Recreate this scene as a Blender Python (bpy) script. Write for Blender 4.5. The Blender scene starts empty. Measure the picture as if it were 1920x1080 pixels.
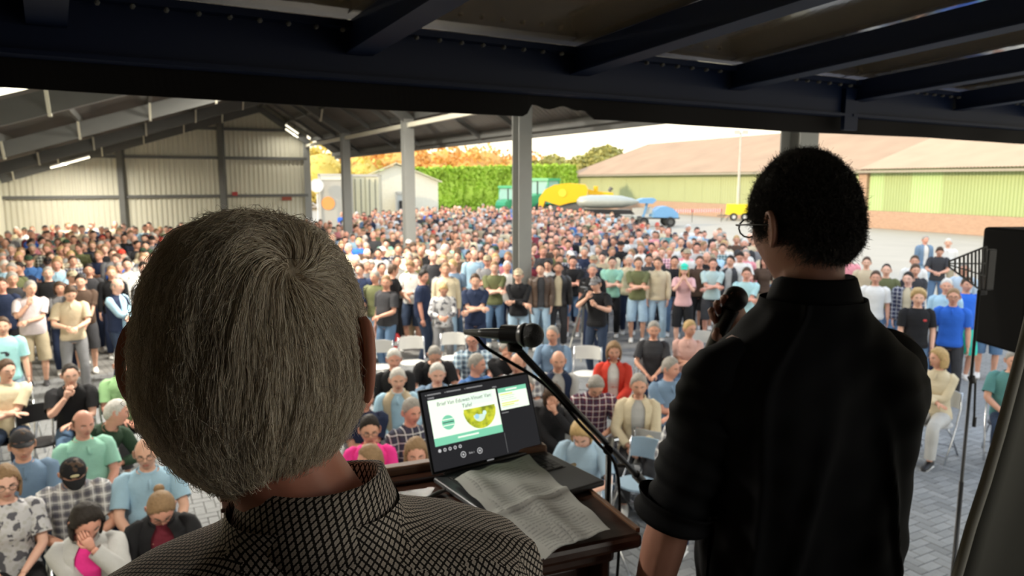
import bpy, bmesh, math, random
import numpy as np
from mathutils import Vector, Matrix, Euler

random.seed(7); RNG = np.random.default_rng(7)
SC = bpy.context.scene
COL = SC.collection
PI = math.pi
EMPTY_LIST = []

# ------------------------------------------------------------------ camera, sky, sun, exposure
CAM_Z = 3.4
PITCH = math.radians(8.25)
FPX = 1387.0
cam_d = bpy.data.cameras.new('camera'); cam = bpy.data.objects.new('camera', cam_d); COL.objects.link(cam)
cam.location = (0, 0, CAM_Z); cam.rotation_euler = (PI/2 - PITCH, 0, 0)
cam_d.sensor_width = 36.0; cam_d.lens = FPX/1920*36.0; cam_d.clip_start = 0.02; cam_d.clip_end = 600
cam_d.dof.use_dof = True; cam_d.dof.focus_distance = 0.62; cam_d.dof.aperture_fstop = 13.0
SC.camera = cam

world = bpy.data.worlds.new('evening_sky'); SC.world = world; world.use_nodes = True
wn = world.node_tree; wn.nodes.clear()
w_out = wn.nodes.new('ShaderNodeOutputWorld'); w_bg = wn.nodes.new('ShaderNodeBackground')
w_tc = wn.nodes.new('ShaderNodeTexCoord'); w_sep = wn.nodes.new('ShaderNodeSeparateXYZ'); w_rmp = wn.nodes.new('ShaderNodeValToRGB')
wn.links.new(w_tc.outputs['Generated'], w_sep.inputs[0]); wn.links.new(w_sep.outputs['Z'], w_rmp.inputs[0])
wn.links.new(w_rmp.outputs[0], w_bg.inputs[0]); wn.links.new(w_bg.outputs[0], w_out.inputs[0])
e = w_rmp.color_ramp.elements
e[0].position = 0.0; e[0].color = (1.0, 0.86, 0.62, 1)
e[1].position = 0.10; e[1].color = (1.0, 0.93, 0.74, 1)
k = e.new(0.35); k.color = (0.86, 0.90, 0.92, 1)
k = e.new(1.0); k.color = (0.62, 0.76, 0.98, 1)
w_bg.inputs[1].default_value = 1.9

sun_d = bpy.data.lights.new('sun', 'SUN'); sun = bpy.data.objects.new('sun', sun_d); COL.objects.link(sun)
sun_d.energy = 3.0; sun_d.color = (1.0, 0.78, 0.50); sun_d.angle = math.radians(4)
sun.rotation_euler = Vector((0.85, 0.42, -0.32)).to_track_quat('-Z', 'Y').to_euler()

SC.view_settings.view_transform = 'Standard'; SC.view_settings.look = 'None'
SC.view_settings.gamma = 1.0; SC.view_settings.use_curve_mapping = False
SC.view_settings.exposure = 0.25
SC.cycles.max_bounces = 8; SC.cycles.diffuse_bounces = 5; SC.cycles.glossy_bounces = 3
SC.cycles.transparent_max_bounces = 8
SC.cycles.use_denoising = True
SC.cycles.sample_clamp_indirect = 8.0

# ------------------------------------------------------------------ where a direction of view meets the place
def ray(px, py):
    x = (px-960)/FPX; y = -(py-540)/FPX
    c, s = math.cos(PITCH), math.sin(PITCH)
    return Vector((x, c + y*s, y*c - s))
def at_y(px, py, Y):
    r = ray(px, py); return Vector((r.x*Y/r.y, Y, CAM_Z + r.z*Y/r.y))
def on_z(px, py, z):
    r = ray(px, py); t = (z-CAM_Z)/r.z; return Vector((r.x*t, r.y*t, z))
def project(p):
    c, s = math.cos(PITCH), math.sin(PITCH)
    z = p[2]-CAM_Z
    d = p[1]*c - z*s; v = p[1]*s + z*c
    return 960+FPX*p[0]/d, 540-FPX*v/d

# ------------------------------------------------------------------ object helpers
def setp(o, label=None, cat=None, group=None, kind=None):
    if label: o['label'] = label
    if cat: o['category'] = cat
    if group: o['group'] = group
    if kind: o['kind'] = kind
    return o
def empty(name, loc=(0,0,0), rz=0.0, label=None, cat=None, group=None):
    o = bpy.data.objects.new(name, None); COL.objects.link(o)
    o.location = loc; o.rotation_euler = (0, 0, rz); o.empty_display_size = 0.1
    return setp(o, label, cat, group)
def mesh_obj(name, me, parent=None, color=None):
    o = bpy.data.objects.new(name, me); COL.objects.link(o)
    if parent is not None: o.parent = parent
    if color is not None: o.color = (*color[:3], 1)
    return o
def copy_tree(o, parent=None):
    c = o.copy(); COL.objects.link(c)
    if parent is not None: c.parent = parent
    for ch in o.children: copy_tree(ch, c)
    return c

class MB:
    """collects shapes for one mesh"""
    def __init__(s): s.v = []; s.f = []; s.m = []; s.uv = None; s.n = 0
    def add(s, V, F, m=0):
        V = np.asarray(V, float).reshape(-1, 3); s.v.append(V)
        for f in F: s.f.append([i+s.n for i in f]); s.m.append(m)
        s.n += len(V); return s
    def box(s, c, size, m=0, R=None, taper=1.0):
        x, y, z = [q/2 for q in size]
        P = [Vector((a*x*(taper if cz > 0 else 1), b*y*(taper if cz > 0 else 1), cz*z)) for cz in (-1, 1) for a, b in ((-1,-1),(1,-1),(1,1),(-1,1))]
        if R is not None: P = [R @ p for p in P]
        P = [p+Vector(c) for p in P]
        return s.add([tuple(p) for p in P], [(0,3,2,1),(4,5,6,7),(0,1,5,4),(1,2,6,5),(2,3,7,6),(3,0,4,7)], m)
    def bar(s, a, b, w, h, m=0, up=(0,0,1)):
        a = Vector(a); b = Vector(b); d = b-a; L = d.length
        z = d.normalized(); x = Vector(up).cross(z)
        if x.length < 1e-4: x = Vector((1,0,0)).cross(z)
        x.normalize(); y = z.cross(x)
        R = Matrix((x, y, z)).transposed()
        return s.box((a+b)/2, (w, h, L), m, R)
    def tube(s, pts, r, n=8, m=0, cap=True):
        pts = [Vector(p) for p in pts]; rs = r if hasattr(r, '__len__') else [r]*len(pts)
        V, F = sweep(pts, [(q, q) for q in rs], n, cap=cap)
        return s.add(V, F, m)
    def ellipsoid(s, c, r, nu=12, nv=8, m=0, R=None):
        V = []; F = []
        for j in range(nv+1):
            t = PI*j/nv
            for i in range(nu):
                a = 2*PI*i/nu; p = Vector((r[0]*math.sin(t)*math.cos(a), r[1]*math.sin(t)*math.sin(a), r[2]*math.cos(t)))
                if R is not None: p = R @ p
                V.append(tuple(p+Vector(c)))
        for j in range(nv):
            for i in range(nu):
                F.append((j*nu+i, (j+1)*nu+i, (j+1)*nu+(i+1) % nu, j*nu+(i+1) % nu))
        return s.add(V, F, m)
    def mesh(s, name, mats, smooth=False, merge=False):
        me = bpy.data.meshes.new(name)
        V = np.concatenate(s.v) if s.v else np.zeros((0, 3))
        me.from_pydata(V.tolist(), [], s.f)
        for m in (mats if isinstance(mats, (list, tuple)) else [mats]): me.materials.append(m)
        if len(set(s.m)) > 1 or (s.m and s.m[0]): me.polygons.foreach_set('material_index', s.m)
        if smooth: me.polygons.foreach_set('use_smooth', [True]*len(me.polygons))
        if smooth == 'auto': me.set_sharp_from_angle(angle=math.radians(38))
        me.update(); return me
    def build(s, name, mats, parent=None, color=None, smooth=False, **kw):
        return setp(mesh_obj(name, s.mesh(name, mats, smooth), parent, color), **kw)

def sweep(pts, rads, n=8, ref=None, cap=True, ends=None):
    """rings of n vertices along pts, each an ellipse (rx, ry)"""
    V = []; F = []; N = len(pts); X = None
    for i, p in enumerate(pts):
        d = (pts[min(i+1, N-1)] - pts[max(i-1, 0)]).normalized()
        if X is None:
            X = Vector(ref) if ref is not None else (Vector((1,0,0)) if abs(d.x) < .9 else Vector((0,1,0)))
        X = (X - d*X.dot(d)).normalized(); Y = d.cross(X)
        rx, ry = rads[i]
        for k in range(n):
            a = 2*PI*k/n; V.append(tuple(p + X*(rx*math.cos(a)) + Y*(ry*math.sin(a))))
    for i in range(N-1):
        for k in range(n):
            F.append((i*n+k, i*n+(k+1) % n, (i+1)*n+(k+1) % n, (i+1)*n+k))
    if cap:
        F.append(tuple(range(n-1, -1, -1))); F.append(tuple((N-1)*n+k for k in range(n)))
    return V, F

def wob(V, amp, freq, seed=0, k=5):
    """smooth pseudo-noise 0-mean along a direction set"""
    r = np.random.default_rng(seed); out = np.zeros(len(V))
    for i in range(k):
        d = r.normal(size=3); d /= np.linalg.norm(d)
        out += np.sin(V @ d * freq * (0.6+r.random()) * 2*PI + r.random()*6.28)
    return out*amp/k

# ------------------------------------------------------------------ materials
def newmat(name):
    m = bpy.data.materials.new(name); m.use_nodes = True; nt = m.node_tree
    return m, nt, nt.nodes['Principled BSDF']
def N(nt, t, **kw):
    n = nt.nodes.new('ShaderNode'+t)
    for k_, v in kw.items(): setattr(n, k_, v)
    return n
def math_n(nt, op, a, b=None, c=None):
    n = N(nt, 'Math', operation=op)
    for i, q in enumerate((a, b, c)):
        if q is None: continue
        if isinstance(q, (int, float)): n.inputs[i].default_value = q
        else: nt.links.new(q, n.inputs[i])
    return n.outputs[0]
def mixc(nt, fac, a, b, blend='MIX'):
    n = N(nt, 'Mix', data_type='RGBA', blend_type=blend)
    for i, q in ((0, fac), (6, a), (7, b)):
        if isinstance(q, (int, float)): n.inputs[i].default_value = q
        elif isinstance(q, tuple): n.inputs[i].default_value = (*q[:3], 1)
        else: nt.links.new(q, n.inputs[i])
    return n.outputs[2]
def mat(name, col, rough=.6, metal=0.0, var=.12, scale=6.0, bump=0.0, spec=None, coord='Object', emit=None):
    m, nt, b = newmat(name)
    tc = N(nt, 'TexCoord'); nz = N(nt, 'TexNoise'); nz.inputs['Scale'].default_value = scale; nz.inputs['Detail'].default_value = 5
    nt.links.new(tc.outputs[coord], nz.inputs['Vector'])
    lo = tuple(c*(1-var) for c in col); hi = tuple(min(1, c*(1+var)) for c in col)
    nt.links.new(mixc(nt, nz.outputs['Fac'], lo, hi), b.inputs['Base Color'])
    b.inputs['Roughness'].default_value = rough; b.inputs['Metallic'].default_value = metal
    if spec is not None: b.inputs['Specular IOR Level'].default_value = spec
    if bump:
        bp = N(nt, 'Bump'); bp.inputs['Strength'].default_value = bump; bp.inputs['Distance'].default_value = .02
        nt.links.new(nz.outputs['Fac'], bp.inputs['Height']); nt.links.new(bp.outputs[0], b.inputs['Normal'])
    if emit: b.inputs['Emission Color'].default_value = (*emit[0], 1); b.inputs['Emission Strength'].default_value = emit[1]
    return m
def tint_mat(name, rough=.8, var=.15, scale=9.0, pattern=None, spec=.25, bump=.25):
    """takes its colour from the object's own colour"""
    m, nt, b = newmat(name); oi = N(nt, 'ObjectInfo'); tc = N(nt, 'TexCoord')
    nz = N(nt, 'TexNoise'); nz.inputs['Scale'].default_value = scale; nz.inputs['Detail'].default_value = 4
    nt.links.new(tc.outputs['Object'], nz.inputs['Vector'])
    v = math_n(nt, 'MULTIPLY_ADD', nz.outputs['Fac'], 2*var, 1-var)
    col = oi.outputs['Color']
    sp = N(nt, 'SeparateXYZ'); nt.links.new(tc.outputs['Object'], sp.inputs[0])
    def line(out, freq, wid, ph=0.0):
        f = math_n(nt, 'FRACT', math_n(nt, 'MULTIPLY_ADD', out, freq, ph)); return math_n(nt, 'LESS_THAN', f, wid)
    if pattern == 'plaid':
        col = mixc(nt, math_n(nt, 'MULTIPLY', line(sp.outputs['X'], 14, .45), .55), col, (.05,.05,.09))
        col = mixc(nt, math_n(nt, 'MULTIPLY', line(sp.outputs['Z'], 14, .45), .55), col, (.05,.05,.09))
        col = mixc(nt, math_n(nt, 'MULTIPLY', line(sp.outputs['Z'], 14, .12, .3), .7), col, (.85,.85,.85))
        col = mixc(nt, math_n(nt, 'MULTIPLY', line(sp.outputs['X'], 14, .12, .3), .7), col, (.85,.85,.85))
    elif pattern == 'stripe':
        col = mixc(nt, math_n(nt, 'MULTIPLY', line(sp.outputs['Z'], 18, .4), .6), col, (.06,.08,.15))
    elif pattern == 'floral':
        vo = N(nt, 'TexVoronoi'); vo.inputs['Scale'].default_value = 30; nt.links.new(tc.outputs['Object'], vo.inputs['Vector'])
        col = mixc(nt, math_n(nt, 'GREATER_THAN', vo.outputs['Distance'], .42), col, (.6,.6,.62))
        n2 = N(nt, 'TexNoise'); n2.inputs['Scale'].default_value = 14; nt.links.new(tc.outputs['Object'], n2.inputs['Vector'])
        col = mixc(nt, math_n(nt, 'GREATER_THAN', n2.outputs['Fac'], .56), col, (.12,.12,.14))
    mul = N(nt, 'VectorMath', operation='SCALE'); nt.links.new(col, mul.inputs[0]); nt.links.new(v, mul.inputs['Scale'])
    nt.links.new(mul.outputs[0], b.inputs['Base Color'])
    b.inputs['Roughness'].default_value = rough; b.inputs['Specular IOR Level'].default_value = spec
    if bump:
        bp = N(nt, 'Bump'); bp.inputs['Strength'].default_value = bump; bp.inputs['Distance'].default_value = .03
        nt.links.new(nz.outputs['Fac'], bp.inputs['Height']); nt.links.new(bp.outputs[0], b.inputs['Normal'])
    return m
M = {}
M['skin'] = tint_mat('skin', .5, .12, 14, spec=.4, bump=.1)
M['eye'] = mat('eye_white', (.7,.68,.65), .3, var=.02)
M['dark'] = mat('iris_and_brow', (.06,.045,.035), .5, var=.1)
M['lip'] = mat('lip', (.45,.16,.13), .5, var=.05)
M['cloth'] = tint_mat('cloth', .85, .14, 7, bump=.6)
M['plaid'] = tint_mat('plaid_cloth', .85, .1, 7, 'plaid')
M['stripe'] = tint_mat('striped_cloth', .85, .1, 7, 'stripe')
M['floral'] = tint_mat('patterned_cloth', .85, .1, 7, 'floral')
M['leather'] = tint_mat('leather', .45, .15, 9, bump=.5, spec=.5)
M['hair'] = tint_mat('hair', .6, .30, 60, bump=.35)
M['denim'] = tint_mat('denim', .85, .22, 10, bump=.5)
M['black'] = mat('black_plastic', (.012,.012,.013), .4)
M['chrome'] = mat('chrome_steel', (.6,.62,.65), .25, 1.0, var=.05)
M['white'] = mat('white_paint', (.72,.72,.70), .5, var=.05)
M['tint'] = tint_mat('painted', .45, .06, 5, bump=.0, spec=.4)
# ------------------------------------------------------------------ human figures
def sm(x, a, b):
    t = np.clip((x-a)/(b-a), 0, 1); return t*t*(3-2*t)
def head_points(D):
    """head surface for unit directions D (face towards -Y), metres"""
    D = np.asarray(D, float); x, y, z = D[:,0], D[:,1], D[:,2]
    P = D*np.array([.076, .097, .118])
    low = sm(-z, .15, 1.0)
    P[:,0] *= 1 - .30*low
    P[:,0] *= 1 + .05*sm(z, 0, .5)
    back = sm(y, 0, .7)*sm(-z, .25, .9)
    P[:,1] -= .045*back                        # nape runs in under the skull
    front = sm(-y, .2, .9)
    P[:,1] += .006*front*sm(-z, .0, .35)*(1-sm(-z, .55, .8))
    X, Z = P[:,0], P[:,2]
    g = lambda cx, cz, sx, sz: np.exp(-((X-cx)/sx)**2-((Z-cz)/sz)**2)*sm(-y, .1, .5)
    P[:,1] -= .023*g(0, -.028, .012, .016) + .010*g(0, -.008, .009, .02)      # nose
    P[:,1] += .011*(g(.031, .004, .016, .011)+g(-.031, .004, .016, .011))     # eye sockets
    P[:,1] -= .006*g(0, .022, .05, .009)                                      # brow
    P[:,1] -= .007*g(0, -.062, .022, .007) - .004*g(0, -.0635, .024, .002)    # lips
    P[:,1] -= .008*g(0, -.098, .02, .014)                                     # chin
    P[:,1] -= .004*(g(.04, -.025, .018, .018)+g(-.04, -.025, .018, .018))     # cheeks
    return P
def sphere_dirs(nu, nv):
    V = []; F = []
    for j in range(nv+1):
        t = PI*j/nv
        for i in range(nu):
            a = 2*PI*i/nu; V.append((math.sin(t)*math.cos(a), math.sin(t)*math.sin(a), math.cos(t)))
    for j in range(nv):
        for i in range(nu): F.append((j*nu+i, (j+1)*nu+i, (j+1)*nu+(i+1) % nu, j*nu+(i+1) % nu))
    return np.array(V), F
def ear_geo(side, n=12):
    """rim and bowl of one ear in head space"""
    mb = MB(); c = Vector((side*.078, .008, -.006))
    R = Matrix.Rotation(side*math.radians(-22), 3, 'Z')
    mb.ellipsoid(c, (.007, .018, .031), 10, 8, R=R)
    pts = []
    for i in range(n+1):
        a = math.radians(-70 + 250*i/n)
        pts.append(c + R @ Vector((side*.006, .018*math.cos(a)+.001, .03*math.sin(a))))
    mb.tube(pts, [.0025+.002*math.sin(PI*i/n) for i in range(n+1)], 6)
    return mb
def apply(Mx, V):
    V = np.asarray(V, float); A = np.array(Mx)
    return V @ A[:3,:3].T + A[:3,3]

def ik(a, t, l1, l2, hint):
    a = Vector(a); t = Vector(t); d = t-a; L = d.length
    if L > (l1+l2)*.995: t = a + d*((l1+l2)*.995/L); d = t-a; L = d.length
    x = (l1*l1-l2*l2+L*L)/(2*L); h = math.sqrt(max(l1*l1-x*x, 0))
    u = d.normalized(); hv = Vector(hint); hv = (hv - u*hv.dot(u)).normalized()
    return a + u*x + hv*h, t

POSES = {
 # name: sit, lean, hands (right, left), elbow hints, head (yaw, pitch, roll)
 'down':    dict(h=((-.25,-.04,.80),(.25,-.05,.80)), e=((-.5,1,0),(.5,1,0))),
 'cross':   dict(h=((.10,-.25,1.19),(-.11,-.27,1.15)), e=((-1,.1,-.9),(1,.1,-.9)), head=(3,4,0), cross=1),
 'pocket':  dict(h=((-.21,-.10,.90),(.21,-.10,.90)), e=((-1,.8,0),(1,.8,0)), head=(-12,2,0)),
 'phone':   dict(h=((-.09,-.30,1.14),(.06,-.33,1.13)), e=((-1,.4,-.8),(1,.4,-.8)), head=(8,26,0)),
 'chin':    dict(h=((-.05,-.20,1.40),(-.08,-.26,1.14)), e=((-.5,-.4,-1),(1,.1,-.9)), head=(20,4,0)),
 'behind':  dict(h=((-.07,.17,.96),(.07,.17,.98)), e=((-1,.6,0),(1,.6,0)), head=(14,2,0)),
 'clasp':   dict(h=((-.05,-.22,.93),(.05,-.22,.93)), e=((-1,.3,0),(1,.3,0)), head=(-6,6,0)),
 'facehands': dict(h=((-.05,-.19,1.44),(.05,-.19,1.44)), e=((-.6,-.3,-1),(.6,-.3,-1)), head=(0,8,0)),
 'camera':  dict(h=((-.10,-.30,1.42),(.10,-.36,1.30)), e=((-1,0,-1),(1,0,-1)), head=(-10,14,0), lean=6),
 'side':    dict(h=((-.24,-.06,.82),(.10,-.28,1.10)), e=((-.5,1,0),(1,.4,-.8)), head=(38,3,0)),
 'away':    dict(h=((-.23,-.06,.84),(.23,-.06,.84)), e=((-.5,1,0),(.5,1,0)), head=(-30,6,0)),
 'sit_lap':   dict(sit=1, lean=2, h=((-.09,-.30,.66),(.05,-.33,.66)), e=((-1,.4,-.3),(1,.4,-.3)), head=(4,6,0)),
 'sit_knee':  dict(sit=1, lean=6, h=((-.13,-.37,.64),(.13,-.37,.64)), e=((-1,.3,-.3),(1,.3,-.3)), head=(-10,5,0)),
 'sit_cross': dict(sit=1, lean=-2, h=((.10,-.25,.80),(-.11,-.27,.76)), e=((-1,.1,-.9),(1,.1,-.9)), head=(34,3,0), cross=1),
 'sit_chin':  dict(sit=1, lean=14, h=((-.06,-.33,1.01),(-.02,-.36,.72)), e=((-.6,-.2,-1),(1,.1,-.9)), head=(6,6,0)),
 'sit_down':  dict(sit=1, lean=14, h=((-.07,-.36,.70),(.07,-.36,.70)), e=((-1,.3,-.3),(1,.3,-.3)), head=(4,38,0)),
 'sit_face':  dict(sit=1, lean=8, h=((.13,-.33,.68),(.035,-.29,1.10)), e=((-1,.2,-.4),(.8,-.2,-1)), head=(14,26,0)),
 'sit_bend':  dict(sit=1, lean=24, roll=20, h=((-.05,-.36,.70),(.15,-.34,.70)), e=((-1,.3,-.3),(1,.3,-.3)), head=(64,8,14)),
}
SITDROP = .40
def TOR(fem, fat, slim=0):
    # standard height, half width, half depth, forward shift
    f = fat
    T = [(.84,.10,.085,0),(.88,.145,.11,.0),(.93,.165,.118,.0),(1.0,.158+.02*f,.112+.035*f,.25*f*.06),(1.08,.150+.025*f,.108+.05*f,.5*f*.06),
         (1.16,.150+.022*f,.108+.045*f,.5*f*.06),(1.26,.165+.01*f,.118+.02*f,0),(1.34,.178,.120,0),(1.40,.180,.112,0),(1.44,.165,.098,0),(1.475,.115,.080,0),(1.50,.068,.066,0)]
    if fem: T = [(h, w*(.90 if h > 1.2 else (.88 if h > 1.02 else 1.0)), d*(1.0 if h > 1.2 else .95), s) for h, w, d, s in T]
    return T

class Rig:
    def __init__(s, pose, fem=False, fat=0.0, foot=None):
        q = POSES[pose]; s.q = q; s.sit = q.get('sit', 0); s.fem = fem; s.fat = fat
        s.lean = math.radians(q.get('lean', 0)); s.roll = math.radians(q.get('roll', 0))
        s.P = Vector((0, 0, .93 - (SITDROP if s.sit else 0)))
        yaw, pitch, roll = q.get('head', (0, 0, 0))
        n1, u1, _ = s.spine(1.56)
        hm = Matrix.Rotation(math.radians(yaw), 4, 'Z') @ Matrix.Rotation(math.radians(pitch), 4, 'X') @ Matrix.Rotation(math.radians(roll), 4, 'Y')
        base = n1 + Vector(q.get('hoff', (0,0,0)))
        s.head = Matrix.Translation(base) @ hm @ Matrix.Translation((0, -.022, .092)) @ Matrix.Scale(1.07, 4)
        wsh = .165 if fem else .182
        s.sh = []; s.el = []; s.wr = []
        for i, sd in ((0, -1), (1, 1)):
            c, u, f = s.spine(1.425)
            lat = u.cross(f)*-1
            a = c + s.lat(1.425)*sd*wsh
            e_, w_ = ik(a, q['h'][i], .285, .255, q['e'][i])
            s.sh.append(a); s.el.append(e_); s.wr.append(w_)
        s.hip = []; s.kn = []; s.an = []
        for sd in (-1, 1):
            hp = s.P + Vector((sd*.09, 0, -.02))
            if s.sit: t = Vector((sd*.12, -.44, .09)); hint = (sd*.1, -1, 1)
            else: t = Vector((sd*.115, .02, .09)); hint = (sd*.2, -1, 0)
            k_, a_ = ik(hp, t, .43, .42, hint)
            s.hip.append(hp); s.kn.append(k_); s.an.append(a_)
        s.height = 1.78 - (SITDROP if s.sit else 0)
    def ang(s, h):
        return np.clip((h-.93)/.35, 0, 1)*1.0
    def spine(s, h):
        """point, up, forward on the spine at standard height h"""
        p = s.P.copy(); z = .93; st = .02
        if h < .93: return p + Vector((0, 0, h-.93)), Vector((0,0,1)), Vector((0,-1,0))
        while z < h - 1e-6:
            d = min(st, h-z); u = s.updir(z); p = p + u*d; z += d
        u = s.updir(h); f = Vector((0,-1,0)); f = (f-u*f.dot(u)).normalized()
        return p, u, f
    def updir(s, h):
        a = s.ang(h); th = s.lean*a*1.3; ro = s.roll*a
        return Vector((math.sin(ro), -math.sin(th), math.cos(th)*math.cos(ro))).normalized()
    def lat(s, h):
        u = s.updir(h); x = Vector((1,0,0)); return (x-u*x.dot(u)).normalized()
    def torso(s, mb, n, inflate=0.0, h0=.84, h1=1.50, arc=None, table=None, cap=True, skip=None, exp=2.35):
        T = table or TOR(s.fem, s.fat)
        hs = [t[0] for t in T]; rows = []
        lv = sorted(set([h0, h1] + [h for h in hs if h0 < h < h1] + [h0+(h1-h0)*i/10 for i in range(1, 10)]))
        V = []; F = []
        for h in lv:
            w = np.interp(h, hs, [t[1] for t in T]); d = np.interp(h, hs, [t[2] for t in T]); sh = np.interp(h, hs, [t[3] for t in T])
            c, u, f = s.spine(h); X = s.lat(h); Y = -f
            inf = inflate(h) if callable(inflate) else inflate
            a0, a1 = arc if arc else (0, 2*PI)
            cnt = n if not arc else n+1
            for k in range(cnt):
                a = a0 + (a1-a0)*k/n; ca, sa = math.cos(a), math.sin(a)
                e_ = 2/exp
                px = (w+inf)*math.copysign(abs(ca)**e_, ca); py = (d+inf)*math.copysign(abs(sa)**e_, sa)
                if s.fem and sa < 0 and 1.2 < h < 1.38: py -= .028*math.sin((h-1.2)/.18*PI)*abs(math.sin(2*min(a % PI, PI-(a % PI)) if False else sa))
                V.append(tuple(c + X*px + Y*(py - (sh if sa < 0 else 0))))
        nn = n if not arc else n+1; R = len(lv)
        for i in range(R-1):
            for k in range(n): F.append((i*nn+k, i*nn+(k+1) % nn, (i+1)*nn+(k+1) % nn, (i+1)*nn+k))
        if cap and not arc: F.append(tuple(range(n-1, -1, -1))); F.append(tuple((R-1)*nn+k for k in range(n)))
        mb.add(V, F); return mb
    def limb(s, mb, A, B, C, r, n=8, inf=0.0, t0=0.0, t1=2.0, steps=5, cap=True, dome=None):
        """A-B-C limb; r: function of t in 0..2; portion t0..t1"""
        pts = []; rad = []
        A, B, C = Vector(A), Vector(B), Vector(C)
        ts = [t0 + (t1-t0)*i/(steps*2) for i in range(steps*2+1)]
        for t in ts:
            if t < .88: p = A.lerp(B, t)
            elif t > 1.12: p = B.lerp(C, t-1)
            else:
                w = (t-.88)/.24; p0 = A.lerp(B, .88); p2 = B.lerp(C, .12)
                p = p0*(1-w)**2 + B*2*w*(1-w) + p2*w*w
            q = r(t) + inf
            pts.append(p); rad.append((q, q))
        if dome is not None:      # rounded shoulder: the sleeve head runs in towards the neck
            q = rad[0][0]; dn = (B-A).normalized(); D = Vector(dome)
            pts = [A + D*.085, A + D*.062 - dn*q*.30, A + D*.030 - dn*q*.28] + [A + dn*q*.10] + pts[1:]
            rad = [(q*.12, q*.12), (q*.55, q*.55), (q*.85, q*.85), (q, q)] + rad[1:]
        V, F = sweep(pts, rad, n, ref=(0,1,0) if dome is not None or abs((B-A).normalized().x) >= .9 else (1,0,0), cap=cap)
        mb.add(V, F)
    def dome(s, i):
        return s.lat(1.425)*(1 if i == 0 else -1)
    def arm_r(s):
        k = .86 if s.fem else 1.0
        return lambda t: k*float(np.interp(t, [0,.12,.5,.95,1.15,1.5,2.0], [.056,.058,.048,.040,.043,.038,.027]))
    def leg_r(s):
        return lambda t: float(np.interp(t, [0,.3,.7,1.0,1.35,1.6,2.0], [.088,.086,.066,.054,.056,.046,.034]))

def hand_geo(mb, W, fd, side, curl=.6, m=0, sc=1.0, pn=None, n=6):
    """palm, four fingers and a thumb leaving wrist W along fd; pn = palm normal"""
    fd = Vector(fd).normalized(); pn = Vector(pn) if pn is not None else Vector((0,0,-1))
    pn = (pn - fd*pn.dot(fd))
    if pn.length < .05: pn = Vector((1,0,0)) - fd*fd.x
    pn.normalize(); lat = fd.cross(pn)*side       # towards the thumb
    W = Vector(W)
    V, F = sweep([W-fd*.02*sc, W+fd*.02*sc, W+fd*.055*sc, W+fd*.088*sc], [(.025*sc,.018*sc),(.032*sc,.017*sc),(.041*sc,.015*sc),(.038*sc,.012*sc)], 8, ref=lat)
    mb.add(V, F, m)
    for i, (o, L) in enumerate(((.029,.070),(.010,.080),(-.010,.075),(-.029,.058))):
        p = W + fd*.082*sc + lat*o*sc; d = fd.copy(); pts = [p.copy()]
        for k in range(3):
            th = curl*(.45, 1.15, 1.8)[k]*(1+.08*i); d = fd*math.cos(th)+pn*math.sin(th)
            p = p + d*L*sc*(.42,.33,.25)[k]; pts.append(p.copy())
        V, F = sweep(pts, [(.0092*sc,)*2,(.0088*sc,)*2,(.008*sc,)*2,(.0055*sc,)*2], n, ref=lat)
        mb.add(V, F, m)
    p = W + fd*.025*sc + lat*.024*sc
    V, F = sweep([p, p+(fd*.6+lat*.75+pn*.2).normalized()*.035*sc, p+(fd*.8+lat*.55+pn*.35).normalized()*.066*sc, p+(fd*.95+lat*.35+pn*.5).normalized()*.088*sc],
                 [(.013*sc,)*2,(.0115*sc,)*2,(.010*sc,)*2,(.006*sc,)*2], n, ref=pn)
    mb.add(V, F, m)

def remesh(mb, voxel, ratio=1.0, smooth=2):
    me = mb.mesh('tmp', M['skin']); o = bpy.data.objects.new('tmp', me); COL.objects.link(o)
    r = o.modifiers.new('r', 'REMESH'); r.mode = 'VOXEL'; r.voxel_size = voxel
    if smooth: q = o.modifiers.new('s', 'SMOOTH'); q.iterations = smooth; q.factor = .5
    if ratio < 1: d = o.modifiers.new('d', 'DECIMATE'); d.ratio = ratio
    dg = bpy.context.evaluated_depsgraph_get(); ev = o.evaluated_get(dg); m2 = ev.to_mesh()
    nv = len(m2.vertices); V = np.empty(nv*3); m2.vertices.foreach_get('co', V)
    F = [tuple(p.vertices) for p in m2.polygons]
    ev.to_mesh_clear(); bpy.data.objects.remove(o); bpy.data.meshes.remove(me)
    return V.reshape(-1, 3), F

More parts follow.
